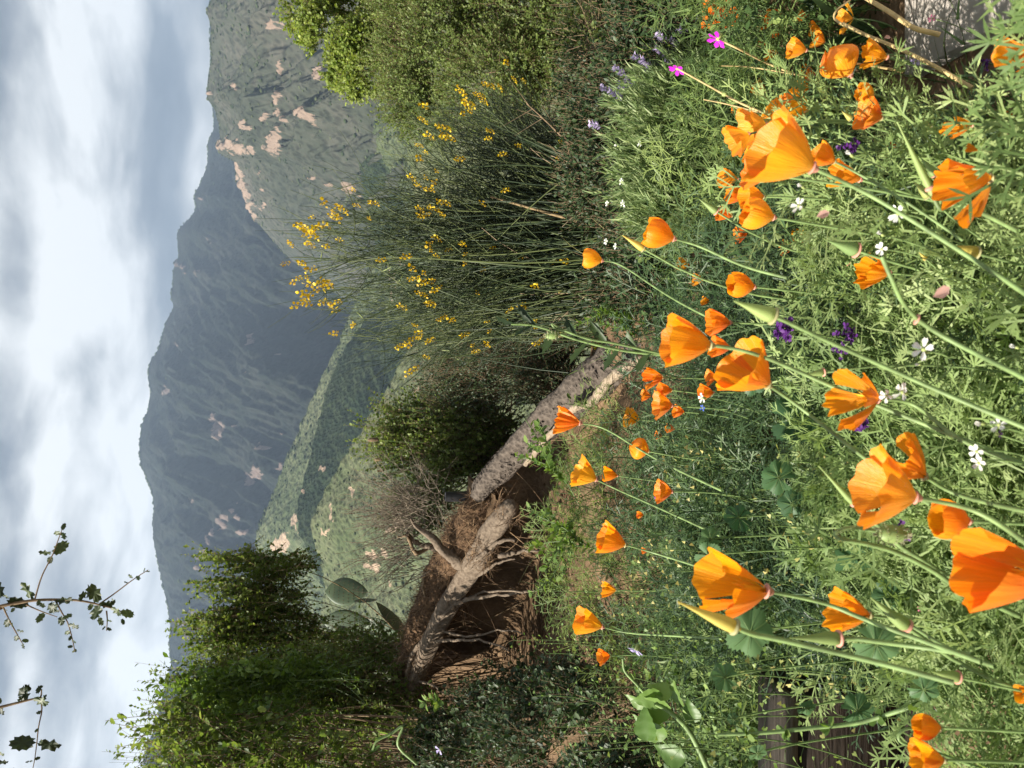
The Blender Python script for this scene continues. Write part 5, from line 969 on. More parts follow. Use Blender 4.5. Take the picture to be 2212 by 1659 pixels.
def poppy(X, Y, size, ang, y, kind='cone', label='', tow=0.0, stem=None, mat=None, seed=None, rim=None, sx=1.0, group=None, simple=False):
    """X,Y the base of the cup, size the width of its mouth, ang the direction it opens in (degrees; 180 = up), y its distance"""
    seed = int(X * 7 + Y * 13) if seed is None else seed; r = np.random.default_rng(seed)
    y0 = y; y = yc_(X, Y, y); p = P(X, Y, y); ax = idir(math.cos(math.radians(ang)), math.sin(math.radians(ang)), tow)
    s = size * y / ray(X, Y)[1] / FOC
    th = thing('poppy', label, 'poppy', [float(q) for q in p], group); f = frz(ax, r.random() * 6.28) if kind != 'bulb' else frz(ax, .6)
    mat = M_PETAL if mat is None else mat; o_, b_, L, ruf, tl, w = KINDS[kind]
    for k in range(4):
        V, F, U = petal(r, w * r.uniform(.9, 1.08), L * r.uniform(.93, 1.05), o_ * (1.0 if k % 2 else .93), b_, ruf * r.uniform(.6, 1.4), .14, *((11, 8) if simple else (23, 15)), curl=r.uniform(-.1, .25) if kind not in ('cup', 'bulb') else -.15 - .5 * (kind == 'bulb'))
        t = math.radians(r.normal() * tl * .5 + (tl * .4 if k == 2 else 0)); V = V @ roty(t).T @ rotz(k * PI / 2 + math.radians(r.normal() * tl * .5)).T * [s * sx, s * sx, s]
        a = Acc(); a.add(V @ f.T, F, U); link('petal', a.mesh('petal', True), mat, th)
    if not simple or size > 30:
        rp = [(.015, -.10), (.05, -.06), (.07, -.015), (.098, .0), (.103, .014), (.08, .022), (.05, .03)] if not simple else [(.02, -.08), (.07, -.01), (.09, .015), (.03, .02)]
        a = Acc(); V, F, U = lathe(rp, 14 if not simple else 7); a.add(V * s @ f.T, F, U); link('receptacle', a.mesh('receptacle', True), rim or (M_RIM if r.random() < .6 else M_RIM_G), th)
    if kind not in ('bulb', 'cup') and size > 24:
        n = 16; a = Acc(); d = unit(r.normal(size=(n, 3)) * .28 + [0, 0, 1]); a.scatter(L_NEEDLE, np.zeros((n, 3)) + [0, 0, .04 * s], frame(d) * s * .42 * np.array([1.6, 1, 1]))
        a.V = [v @ f.T for v in a.V]; link('stamens', a.mesh('stamens'), M_STAMEN, th)
    rs = .0007 + .019 * min(s, .05)
    b0 = p - ax * s * .08
    if stem is None:
        g = np.array([p[0] - .05 + r.normal() * .03, p[1] - .03 + r.normal() * .03, 0]); g[2] = float(G(g[0], g[1])); H = max(.05, p[2] - g[2])
        pa = bez(b0, b0 - ax * H * .35 - [0, 0, H * .1], g + [r.normal() * .02, r.normal() * .02, H * .45], 14, g)
    else:
        e = [P(*q) for q in stem]; pa = smooth(spline([b0, b0 - ax * s * .8] + e[1:], 40))
    a = Acc(); a.add(*tubes((pa - p)[None], np.linspace(rs, rs * 1.35, len(pa))[None], 5 if simple else 8)); link('stem', a.mesh('stem', True), M_PSTEM, th)
    return th
D, Yl = M_PETAL_D, M_PETAL_Y
big = [
 (1756, 363, 150, 202, .62, 'cone', 'largest glowing golden-orange poppy cup, leaning over the crowd of smaller blooms', .10, [(1830, 395, .62), (1960, 470, .60), (2150, 590, .56), (2260, 665, .52)], Yl, 1.0),
 (1837, 163, 82, 232, .95, 'bulb', 'closed round amber poppy cup like a small balloon, on a pale stem', .0, [(1860, 195, .94), (1920, 260, .92), (2010, 380, .9)], Yl, 1.0),
 (1917, 124, 62, 196, .98, 'ragged', 'orange poppy with one folded petal, close beside the round balloon-like cup', .1, None, None, .9),
 (1742, 109, 46, 188, 1.35, 'cone', 'small golden poppy cup with creased petals above the round balloon-like cup', .1, None, Yl, 1.0),
 (1654, 198, 34, 200, 1.7, 'cone', 'small plain orange poppy cone standing alone against feathery lavender leaves', .0, None, None, 1.0),
 (1618, 290, 58, 160, 1.0, 'wide', 'wide amber poppy at the outer edge of the crowd behind the largest cup', .0, None, Yl, 1.0),
 (1655, 270, 72, 170, 1.02, 'wide', 'translucent amber poppy with upright fan petals directly behind the largest cup', .0, None, Yl, 1.0),
 (1700, 262, 62, 190, 1.05, 'wide', 'orange poppy overlapped by the largest cup, its fan petals catching light', .1, None, None, 1.0),
 (1750, 232, 62, 170, 1.1, 'ragged', 'bright orange poppy with split petals above the largest cup', .1, None, None, 1.0),
 (1722, 222, 42, 180, 1.25, 'cone', 'smaller orange poppy tucked behind the split-petalled one', .1, None, D, 1.0),
 (1748, 195, 38, 190, 1.45, 'wide', 'small wide orange poppy in the line of blooms below the magenta campions', .2, None, None, 1.0),
 (1760, 160, 36, 180, 1.5, 'ragged', 'small crumpled orange poppy beside a yellow seed spike', .2, None, None, 1.0),
 (1782, 92, 36, 200, 1.5, 'ragged', 'small ragged orange poppy hanging open near the tan stalks', .2, None, None, 1.0),
 (1843, 40, 38, 190, 1.3, 'droop', 'small orange poppy with two upright petals beside the dried curling stalk', .1, None, Yl, 1.0),
 (1676, 46, 36, 190, 1.7, 'ragged', 'small deep-orange double-looking poppy among the far blooms', .2, None, D, 1.0),
 (1688, 30, 26, 170, 1.8, 'cone', 'tiny deep-orange poppy touching the double-looking far bloom', .2, None, D, 1.0),
 (1742, 38, 24, 190, 1.8, 'cone', 'tiny orange poppy between the curling stalk and the far blooms', .1, None, D, 1.0),
 (1770, 62, 26, 190, 1.7, 'ragged', 'tiny two-tone orange poppy just above the small ragged one', .1, None, Yl, 1.0),
 (1655, 95, 18, 180, 2.0, 'cone', 'tiny deep-orange poppy cone deep in the bright green foliage, the one nearer the campion', .0, None, D, 1.0),
 (1685, 73, 18, 180, 2.0, 'cone', 'tiny deep-orange poppy cone below the double-looking far bloom', .0, None, D, 1.0),
 (1672, 122, 22, 190, 1.9, 'wide', 'tiny pale orange poppy half sunk in foliage beneath the campion stalks', .1, None, None, 1.0),
 (1683, 113, 16, 180, 1.9, 'cone', 'tiny orange bloom touching the half-sunk pale one beneath the campion stalks', .1, None, D, 1.0),
 (1888, 205, 44, 190, .92, 'cup', 'yellow-orange poppy cup screened by lacy leaves beside the round balloon-like cup', .1, None, Yl, 1.0),
 (1905, 255, 62, 190, .9, 'wide', 'deep orange poppy behind a fan of lacy leaves', .2, None, D, 1.0),
 (2100, 270, 58, 175, .74, 'twist', 'folded orange poppy tip-up among feathery leaves toward the paving', .0, None, None, 1.0),
 (2140, 385, 118, 168, .60, 'ragged', 'large open orange poppy with flung-out petals above dense ferny leaves', .1, None, None, 1.0),
 (2112, 325, 26, 190, .62, 'twist', 'single orange petal tip showing over a ferny leaf', .0, None, None, 1.0),
 (2236, 120, 82, 175, .62, 'droop', 'orange poppy cut by the picture edge near the paving', .0, None, None, 1.0),
 (1594, 388, 46, 186, 1.25, 'cone', 'neat pale orange poppy cone nearest the lavender, in sun', .1, None, Yl, 1.0),
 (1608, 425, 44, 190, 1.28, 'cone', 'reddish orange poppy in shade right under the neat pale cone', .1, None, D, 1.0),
 (1804, 350, 58, 205, .8, 'cone', 'orange poppy pressed against the base of the largest cup', .05, [(1860, 380, .8), (1950, 430, .78), (2080, 520, .74)], None, 1.0),
 (1858, 388, 74, 198, .85, 'ragged', 'orange poppy with a shaded blade of leaf across it, under the largest cup', .05, None, None, .9),
 (1672, 470, 78, 190, .95, 'cup', 'deep golden cup poppy half veiled by fine leaf shadows', .05, None, Yl, 1.0),
 (1650, 425, 58, 180, 1.0, 'cone', 'orange poppy standing just behind the leaf-veiled cup', .05, None, None, 1.0),
 (1745, 513, 38, 178, 1.25, 'wide', 'small vivid orange poppy in the gap below the leaf-veiled cup', .2, None, None, 1.0),
 (1712, 535, 30, 180, 1.3, 'ragged', 'small striped orange poppy beside the vivid one below the leaf-veiled cup', .1, None, D, 1.0),
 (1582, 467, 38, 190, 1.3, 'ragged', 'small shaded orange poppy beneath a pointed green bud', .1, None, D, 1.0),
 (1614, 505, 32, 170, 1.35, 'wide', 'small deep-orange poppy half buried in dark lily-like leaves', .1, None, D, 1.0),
 (1640, 340, 38, 190, .9, 'cone', 'orange bloom peeping out between the largest cup and its neighbour', .0, None, None, 1.0),
 (1662, 378, 70, 188, .85, 'wide', 'orange poppy mostly hidden behind the rim of the largest cup', .0, None, D, 1.0),
 (1945, 312, 26, 180, 1.2, 'cone', 'tiny orange poppy buried among leaves below the lacy-leaved bloom', .0, None, D, 1.0),
 (1925, 350, 22, 190, 1.2, 'cone', 'tiny dark orange poppy beside the green seed pods', .0, None, D, 1.0),
 (2188, 247, 22, 180, 1.0, 'twist', 'tiny orange sliver of a poppy low in the leaves', .0, None, None, 1.0),
 (1594, 237, 16, 180, 2.1, 'cone', 'tiny orange poppy high beside the lavender clump', .0, None, D, 1.0),
 (1536, 746, 118, 187, .70, 'cone', 'big side-lit orange poppy cup with a green collar, above the log end', .08, [(1600, 765, .70), (1790, 835, .68), (1960, 900, .64), (2230, 1010, .56)], None, 1.0),
 (1660, 832, 118, 212, .72, 'wide', 'large orange poppy with ruffled fan petals and a pink collar', .25, [(1720, 880, .71), (1860, 985, .68), (2010, 1090, .62)], None, 1.05),
 (1896, 862, 112, 185, .64, 'ragged', 'orange poppy twisted open with tall pointed petals beside small white flowers', .2, [(1960, 890, .63), (2060, 950, .6), (2230, 1010, .56)], None, .95),
 (1998, 1030, 105, 208, .60, 'ragged', 'orange poppy with a pink collar partly behind the large dusky cup', .15, [(2080, 1060, .58), (2240, 1110, .5)], None, 1.0),
 (1979, 1075, 150, 192, .53, 'wide', 'very large dusky orange poppy fanned open beside a nodding hairy bud', -.1, [(2040, 1120, .52), (2240, 1190, .48)], Yl, .92),
 (1922, 590, 74, 182, .88, 'ragged', 'frilly crumpled double orange poppy behind a long pale stem', .3, None, None, 1.0),
 (1630, 620, 64, 186, 1.1, 'cup', 'orange cup poppy striped by leaf shadows in the dark middle of the bed', .1, None, None, 1.0),
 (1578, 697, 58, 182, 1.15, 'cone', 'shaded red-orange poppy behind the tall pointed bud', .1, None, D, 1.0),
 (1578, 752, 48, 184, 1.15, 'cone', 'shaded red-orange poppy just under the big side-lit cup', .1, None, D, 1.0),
 (1520, 604, 28, 180, 1.5, 'cone', 'small yellow-orange poppy low among dark leaves near the broom foot', .1, None, Yl, 1.0),
 (1533, 650, 20, 180, 1.5, 'cone', 'tiny orange poppy between the broom foot and the shaded blooms', .1, None, None, 1.0),
 (1489, 572, 32, 185, 1.7, 'cup', 'small golden poppy nearest the foot of the broom', .1, None, Yl, 1.0),
 (1548, 815, 28, 185, 1.35, 'wide', 'small deep-orange poppy in shade below the ruffled fan poppy', .1, None, D, 1.0),
 (1542, 848, 36, 178, 1.35, 'cone', 'small shaded orange poppy beside a tiny white flower', .1, None, D, 1.0),
 (2094, 1126, 92, 184, .55, 'cup', 'rounded bright orange poppy half closed, under the very large dusky one', .05, None, None, 1.05),
 (1657, 1277, 168, 192, .66, 'droop', 'tall sail-like orange poppy with sideways petals above scalloped mallow leaves', .1, [(1720, 1292, .66), (1830, 1325, .64), (1960, 1372, .6), (2120, 1430, .54)], None, .72),
 (1879, 1330, 98, 190, .66, 'ragged', 'folded orange poppy between two green seed pods over a mallow leaf', .15, [(1930, 1350, .65), (2040, 1400, .6), (2150, 1440, .54)], None, .95),
 (2282, 1248, 196, 186, .45, 'droop', 'huge orange poppy at the picture edge with petals spread like wings', .0, None, D, 1.0),
 (2032, 1572, 62, 184, .62, 'cup', 'orange poppy peering through hairy stems beside the timber edging', .0, None, None, 1.0),
 (2040, 1642, 78, 182, .6, 'cone', 'orange poppy in the picture corner past the timber edging', .0, None, None, 1.0),
 (2232, 1500, 40, 180, .6, 'cone', 'sliver of orange poppy at the picture edge below the ferny mound', .0, None, None, 1.0),
 (1301, 563, 50, 190, 1.55, 'cup', 'golden cup poppy held high alone before the broom', .0, [(1350, 590, 1.5), (1440, 640, 1.4), (1560, 700, 1.25)], Yl, .95),
 (1456, 516, 76, 195, 1.1, 'cup', 'clear orange cup poppy at the foot of the broom beside lavender', .05, [(1520, 545, 1.1), (1600, 575, 1.05), (1700, 600, 1.0)], None, 1.0),
 (1253, 914, 66, 190, 1.6, 'ragged', 'pointed orange poppy standing in front of the log', .05, [(1300, 940, 1.55), (1400, 985, 1.45), (1560, 1060, 1.25)], D, .9),
 (1381, 906, 40, 188, 1.75, 'wide', 'bright small orange poppy against the tan soil near the log root', .1, None, None, 1.0),
 (1402, 975, 48, 195, 1.5, 'bulb', 'pale peach-orange rounded poppy against the bare tan soil', .05, None, Yl, .95),
 (1288, 1036, 60, 206, 1.7, 'wide', 'yellow-edged orange poppy opening beside the leafy sprig and hollow', .1, [(1340, 1060, 1.65), (1430, 1100, 1.5), (1560, 1160, 1.3)], Yl, 1.0),
 (1334, 1028, 36, 190, 1.8, 'cone', 'small orange poppy cone just below the yellow-edged one', .0, None, None, 1.0),
 (1432, 815, 46, 182, 1.45, 'ragged', 'dark orange pointed poppy just left of the log root tip', .05, None, D, 1.0),
 (1452, 876, 52, 186, 1.4, 'wide', 'dark orange open poppy over the soil beside a blade leaf', .1, None, D, 1.0),
 (1407, 855, 26, 186, 1.6, 'cone', 'tiny dark orange poppy touching the pointed one by the log root', .1, None, D, 1.0),
 (1452, 843, 34, 186, 1.45, 'cone', 'small orange poppy wedged between two dark orange ones near the log root', .1, None, D, 1.0),
 (1458, 926, 22, 186, 1.6, 'cone', 'tiny orange poppy low on the tan soil, the nearer of two', .1, None, D, 1.0),
 (1430, 942, 18, 186, 1.8, 'cone', 'tiny orange poppy low on the tan soil, the farther of two', .1, None, D, 1.0),
 (1452, 1062, 46, 180, 1.4, 'wide', 'shaded orange poppy beside a tiny magenta flower among dry pods', .1, None, D, 1.0),
 (1478, 890, 28, 184, 1.4, 'cone', 'small orange poppy behind the big ruffled fan poppy', .1, None, D, 1.0),
 (1351, 1177, 72, 196, 1.35, 'cone', 'smooth orange poppy cone leaning over the dark hollow', .05, [(1400, 1190, 1.33), (1480, 1215, 1.28), (1620, 1260, 1.15)], None, .95),
 (1301, 1354, 66, 196, 1.65, 'cone', 'yellow-rimmed orange poppy standing over the heart-podded weeds', .1, [(1350, 1368, 1.6), (1430, 1372, 1.5), (1560, 1380, 1.35)], Yl, .95),
 (1331, 1275, 36, 186, 1.9, 'ragged', 'small orange poppy with narrow petals low against brown litter', .1, None, None, 1.0),
 (1318, 1417, 32, 180, 1.9, 'wide', 'small red-orange poppy beside a curling hairy flower head', .2, None, D, 1.0),
 (1390, 1112, 16, 180, 1.8, 'cone', 'tiny orange poppy deep in weeds, above the leaning smooth cone', .1, None, D, 1.0),
 (1398, 1190, 14, 180, 1.8, 'cone', 'tiny orange poppy speck below the leaning smooth cone', .1, None, D, 1.0),
]
for X, Y, size, ang, y, kind, lab, tow, stem, mat, sx in big:
    if not -1 < len(lab.split()) <= 16: print('LABEL', lab)
    poppy(X, Y, size, ang, y, kind, lab, tow, stem, mat, sx=sx, simple=size < 44)
rr_ = np.random.default_rng(4)
for i in range(34):     # a distant drift of small blooms at the dark edge of the bush
    X = 1520 + 75 * rr_.random(); Y = 62 * rr_.random() ** 1.2 - 2
    th = poppy(X, Y, 9 + 5 * rr_.random(), 180 + rr_.normal() * 25, 3.2 + .3 * rr_.random(), 'wide', 'small orange bloom in the far drift against the dark bush', .5, None, D, seed=i, simple=True, group='far drift of small orange blooms')

# ------------------------------------------------------------------ buds and seed pods of the poppies
def bud(tip, base, y, label, stem=None, fat=.15, col=.4, rim=True, cat='bud', y2=None):
    p = P(base[0], base[1], y); q = P(tip[0], tip[1], y2 or y); ax = q - p; L = np.linalg.norm(ax); ax = ax / L
    th = thing('poppy_bud', label, cat, [float(v) for v in p]); f = frz(ax, 1.0)
    prof = [(.02, -.12), (.045, -.06), (fat * .62, -.01), (fat, .05), (fat * 1.02, .14), (fat * .9, .28), (fat * .68, .45), (fat * .42, .64), (fat * .2, .84), (.012, 1.0)]
    V, F, U = lathe(prof, 12); V[:, :2] *= (1 + .08 * np.cos(4 * np.arctan2(V[:, 1], V[:, 0])))[:, None]; a = Acc(); a.add(V * L @ f.T, F, U, col); link('bud_cap', a.mesh('bud_cap', True), M_BUD, th)
    if rim:
        a = Acc(); V, F, U = lathe([(fat * .7, -.035), (fat * 1.2, -.02), (fat * 1.25, .0), (fat * 1.15, .02), (fat * .8, .03)], 12); a.add(V * L @ f.T, F, U); link('collar', a.mesh('collar', True), M_RIM if col < .5 else M_RIM_G, th)
    if stem is None:
        g = np.array([p[0] - .06, p[1] - .03, 0]); g[2] = float(G(g[0], g[1])); H = p[2] - g[2]; pa = bez(p - ax * L * .1, p - ax * H * .4, g + [0, 0, H * .4], 14, g)
    else: pa = smooth(spline([p - ax * L * .1, p - ax * L * .4] + [P(*s) for s in stem], 40))
    a = Acc(); a.add(*tubes((pa - p)[None], np.linspace(L * .042, L * .055, len(pa))[None].clip(.0007, .0021), 8)); link('stem', a.mesh('stem', True), M_PSTEM, th)
bud((1585, 650), (1670, 683), .55, 'tall sharp-pointed pale green poppy bud on a long straight thick stem', [(1780, 735, .55), (1930, 800, .54), (2060, 860, .52), (2230, 930, .48)], .17, .5)
bud((1464, 1300), (1586, 1354), .56, 'long slender yellowish seed pod crossing in front of the tall sail-like poppy', [(1640, 1370, .56), (1760, 1400, .55), (1900, 1430, .53), (2060, 1475, .5)], .11, .95)
bud((1705, 1378), (1811, 1379), .62, 'pale green tapered pod with a red tip over a mallow leaf', [(1880, 1385, .61), (1980, 1396, .6), (2100, 1415, .55)], .13, .3)
bud((1880, 1290), (1958, 1353), .62, 'slim green pod leaning beside the folded orange poppy', None, .13, .3)
bud((1768, 1006), (1845, 1088), .62, 'thin straight green seed pod rising beside the very large dusky poppy', None, .06, .3)
bud((1938, 263), (2008, 407), .66, 'long curved green seed pod above the flung-open poppy', [(2060, 430, .66), (2200, 500, .6)], .05, .35)
bud((1510, 430), (1548, 457), 1.1, 'small fresh green bud pointing out of the shade beneath the lavender', None, .17, .25)
bud((1811, 553), (1834, 568), 1.0, 'small dull green bud in the shaded middle, behind the frilly poppy', None, .2, .1)
bud((1788, 520), (1850, 541), .85, 'fat dark green bud lying level beneath the white-flower sprays', None, .2, .05)
bud((2045, 530), (2108, 547), .68, 'plump yellow bud nearly ready to open among pale stems', None, .18, 1.0)
bud((1975, 393), (2005, 424), .75, 'short pale bud beside the flung-open orange poppy', None, .2, .6)
bud((1818, 240), (1838, 257), .95, 'small papery pinkish bud among lacy leaves', None, .22, .8)
bud((1981, 260), (2008, 277), .9, 'small cream-green bud near the lacy-leaved poppy', None, .2, .7)
bud((1988, 340), (2021, 377), .8, 'narrow shaded green bud close to the long curved pod', None, .16, .2)
bud((2151, 200), (2172, 292), .75, 'long thin green pod low in the corner near the paving', [(2215, 330, .74), (2260, 360, .7)], .05, .35)
bud((2010, 1450), (2068, 1463), .6, 'pale blurred bud resting over the ferny mound', None, .18, .4)
bud((1731, 811), (1778, 804), .7, 'pale green pod tucked under the ruffled fan poppy', None, .15, .3)
bud((1344, 508), (1390, 537), 1.15, 'reddish drying pod just before the clear orange cup at the broom foot', None, .14, 1.0)
bud((1985, 545), (2000, 560), .8, 'tiny golden bud beside the frilly double poppy', None, .2, 1.0)
def spent(X, Y, ang, s, y, label, stem):
    p = P(X, Y, y); ax = idir(math.cos(math.radians(ang)), math.sin(math.radians(ang))); L = s * y / FOC; th = thing('spent_flower', label, 'seed head', [float(v) for v in p]); f = frz(ax)
    V, F, U = lathe([(.1, -.6), (.3, -.3), (.34, -.05), (1.0, .0), (1.05, .08), (.5, .12), (.3, .3), (.05, .4)], 12); a = Acc(); a.add(V * L @ f.T, F, U); link('collar', a.mesh('collar', True), M_RIM, th)
    a = Acc(); a.add(*tubes((smooth(spline([p] + [P(*q) for q in stem], 26)) - p)[None], np.full((1, 26), .0018), 8)); link('stem', a.mesh('stem', True), M_PSTEM, th); return th
SP_ = spent(1981, 690, 200, 14, .52, 'thick arching stem ending in a bare pink collar after petal fall', [(2030, 725, .52), (2120, 770, .5), (2240, 830, .46)])
a_ = spline([P(1905, 555, .50), P(1925, 600, .50), P(1948, 650, .51), P(1981, 690, .52)], 20); A_ = Acc(); A_.add(*tubes(a_[None], np.full((1, 20), .0016), 8)); obj('upper_stem', A_, M_PSTEM, SP_, True)

# ------------------------------------------------------------------ nodding hairy buds
def hairy(pts, y, c, size, ang, label, seed):
    th = thing('nodding_bud', label, 'bud', P(pts[-1][0], pts[-1][1], y)); off = np.array(th.location); r = np.random.default_rng(seed)
    c_ = spline([P(a_, b_, y) for a_, b_ in pts], 40); rad = size * y / FOC * .035 + .0008; a = Acc(); a.add(*tubes(c_[None], np.linspace(rad, rad * 1.4, 40)[None], 8)); obj('stem', a, M_PSTEM, th, True)
    L = size * y / FOC; ax = idir(math.cos(math.radians(ang)), math.sin(math.radians(ang))); f = frz(ax); p = P(c[0], c[1], y)
    V, F, U = lathe([(.02, -.5), (.18, -.42), (.27, -.22), (.29, 0), (.25, .25), (.14, .42), (.02, .5)], 16); V[:, :2] *= (1 - .10 * np.abs(np.sin(np.arctan2(V[:, 1], V[:, 0])))[:, None] ** .3 + .05)
    V = V * L @ f.T + p; a = Acc(); a.add(V, F, U, .25); obj('bud_body', a, M_BUD, th, True)
    h = Acc(); n = 260; i = r.integers(0, len(V), n); pos = V[i] + (V[r.integers(0, len(V), n)] - V[i]) * 0; od = unit(pos - p); e = pos + unit(od + r.normal(size=od.shape) * .3) * L * .13
    h.add(*tubes(np.stack([pos, (pos + e) / 2, e], 1), np.array([.00028, .0002, .0001])[None], 3))
    k = r.integers(0, 40, 160); od = unit(np.cross(unit(np.gradient(c_, axis=0))[k], r.normal(size=(160, 3)))); e = c_[k] + od * L * .10; h.add(*tubes(np.stack([c_[k], (c_[k] + e) / 2, e], 1), np.array([.00025, .0002, .0001])[None], 3)); o = obj('hairs', h, plain('hair', (.5, .5, .3), .6, .3), th); tag(o, kind='stuff')
    return th, off
th, off = hairy([(1890, 1147), (1850, 1139), (1815, 1146), (1805, 1155), (1825, 1166), (1880, 1177), (1940, 1195), (2010, 1230), (2080, 1275), (2200, 1330)], .58, (1928, 1154), 76, 0, 'nodding hairy green bud hanging from a hooked stem under the very large poppy', 1)
th, off = hairy([(1995, 1578), (1960, 1574), (1942, 1588), (1948, 1604), (1990, 1616), (2040, 1632), (2120, 1660)], .72, (2008, 1579), 34, 0, 'hooked bristly stem with a small hidden bud by the timber edging', 2)
th, off = hairy([(1210, 722), (1192, 700), (1215, 712), (1270, 732), (1330, 742), (1400, 758), (1480, 775)], 1.25, (1192, 725), 30, 175, 'round bristly dark bud on a leafy stem reaching up between broom and log', 3)
def serrated(pts, y, leaves, label, mat, seed, lw=1.0, rad=.0016, T=None, cat='plant', name='leafy_plant', cols=None):
    th = thing(name, label, cat, P(pts[-1][0], pts[-1][1], y)); r = np.random.default_rng(seed)
    a = Acc(); a.add(*tubes(spline([P(*(list(q) + [y])[:3]) if len(q) == 2 else P(*q) for q in pts], 30)[None], np.linspace(rad, rad * 1.5, 30)[None], 8)); obj('stem', a, M_PSTEM, th, True)
    for X, Y, ang, s, *rest in leaves:
        yy = rest[0] if rest else y; L = s * yy / FOC; d = idir(math.cos(math.radians(ang)), math.sin(math.radians(ang)), r.normal() * .2)
        a = Acc(); Tq = T or L_TOOTH; M = frame(d[None], unit(-FWD * .7 + UPV * .7 + r.normal(size=3) * .3)[None]) * L * np.array([lw, 1, 1.3]); a.scatter(Tq, P(X, Y, yy)[None], M, np.array([r.random()])); obj('leaf', a, mat, th)
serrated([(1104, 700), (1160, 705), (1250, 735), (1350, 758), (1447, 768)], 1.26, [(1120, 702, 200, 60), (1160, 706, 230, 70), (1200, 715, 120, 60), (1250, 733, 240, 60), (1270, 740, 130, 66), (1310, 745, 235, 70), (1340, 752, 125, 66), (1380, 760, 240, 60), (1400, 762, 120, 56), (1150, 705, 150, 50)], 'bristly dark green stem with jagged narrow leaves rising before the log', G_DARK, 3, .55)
G_LEAFB = leaf_mat('broad_leaf', [(.05, .11, .02), (.11, .19, .04), (.20, .29, .08)], .35, .45)
serrated([(1415, 1520), (1450, 1540), (1485, 1575), (1510, 1620), (1530, 1665)], 1.35, [(1450, 1538, 188, 112), (1430, 1500, 160, 75), (1450, 1500, 200, 60), (1470, 1520, 240, 70), (1440, 1590, 200, 90), (1480, 1640, 190, 80), (1400, 1600, 260, 80), (1500, 1560, 250, 60)], 'thick pale-stemmed plant with broad bright veined leaves near the picture edge', G_LEAFB, 4, 1.0, .0036, T=L_BROAD)
serrated([(1345, 1423), (1350, 1450), (1375, 1478), (1400, 1505), (1440, 1530)], 1.5, [(1360, 1440, 150, 26), (1370, 1470, 240, 24)], 'coiled hairy flower stalk with a pale bell flower over the heart-podded weeds', G_LEAFB, 5, .8, .0022)
serrated([(805, 1620), (815, 1600), (845, 1585), (870, 1570), (860, 1610), (900, 1650)], 3.0, [(830, 1592, 170, 22), (840, 1585, 200, 26), (822, 1610, 150, 26), (850, 1578, 120, 24)], 'pale curling fiddlehead-like flower stalk before the tall dark brush', G_LEAFB, 6, .5, .004)
def sprig(label, pts, y, seed, mat=G_BRIGHT, n=30, ls=.016, name='green_sprig', side=3, L=.12, T=L_OVAL):
    """a leafy sprig: a main stem, a few side shoots, leaves all along"""
    r = np.random.default_rng(seed); th = thing(name, label, 'sprig', P(pts[-1][0], pts[-1][1], y)); c = spline([P(a_, b_, y) for a_, b_ in pts], 30)
    paths = [c]; T_ = unit(np.gradient(c, axis=0))
    for q in range(side):
        i = r.integers(6, 24); d = unit(T_[i] * -1 + unit(np.cross(T_[i], r.normal(size=3))) * .9); paths.append(spline([c[i], c[i] + d * L * .5 + r.normal(size=3) * .01, c[i] + d * L + [0, 0, .01]], 30))
    pa = np.stack(paths); a = Acc(); a.add(*tubes(pa, np.full((1, 30), .0013), 5)); obj('stem', a, G_STEM, th)
    idx = r.integers(0, 29, (len(pa), n)); pos = pa[np.arange(len(pa))[:, None], idx].reshape(-1, 3); tan = unit(np.gradient(pa, axis=1))[np.arange(len(pa))[:, None], idx].reshape(-1, 3); tan = np.where(tan[:, 2:3] < 0, -tan, tan)
    d = unit(tan * .6 + unit(np.cross(tan, r.normal(size=tan.shape)))); a = Acc(); a.scatter(T, pos, frame(d, tan + UPV * .5) * (ls * (.6 + .7 * r.random(len(d))))[:, None, None]); o = obj('leaves', a, mat, th); tag(o, kind='stuff')
sprig('bright green toothed sprig in front of the far end of the log', [(1130, 985), (1160, 1000), (1195, 1020), (1225, 1045), (1250, 1090)], 2.4, 1, n=36, ls=.024, side=4, L=.18)
sprig('bright leafy sprig hanging over the dark hollow below the pipe stub', [(1160, 1120), (1190, 1140), (1220, 1150), (1240, 1120), (1262, 1100)], 2.4, 2, n=34, ls=.022, side=4, L=.18)
sprig('small bright sprig rising at the broom foot, upper of a pair', [(1285, 668), (1320, 672), (1360, 690), (1400, 700)], 2.1, 3, n=44, ls=.018, side=2, L=.1)
sprig('small bright sprig near the log root, lower of a pair', [(1292, 700), (1330, 706), (1370, 712), (1410, 716)], 2.1, 4, n=44, ls=.018, side=2, L=.1)
sprig('pale green sprig beside the leaning smooth poppy cone', [(1180, 1200), (1220, 1185), (1260, 1180), (1300, 1190)], 2.0, 5, n=30, ls=.02, side=4, L=.14)
sprig('round-leaved seedling on the slope under the log end', [(930, 1505), (945, 1520), (960, 1530)], 3.6, 6, n=12, ls=.035, side=2, L=.06)

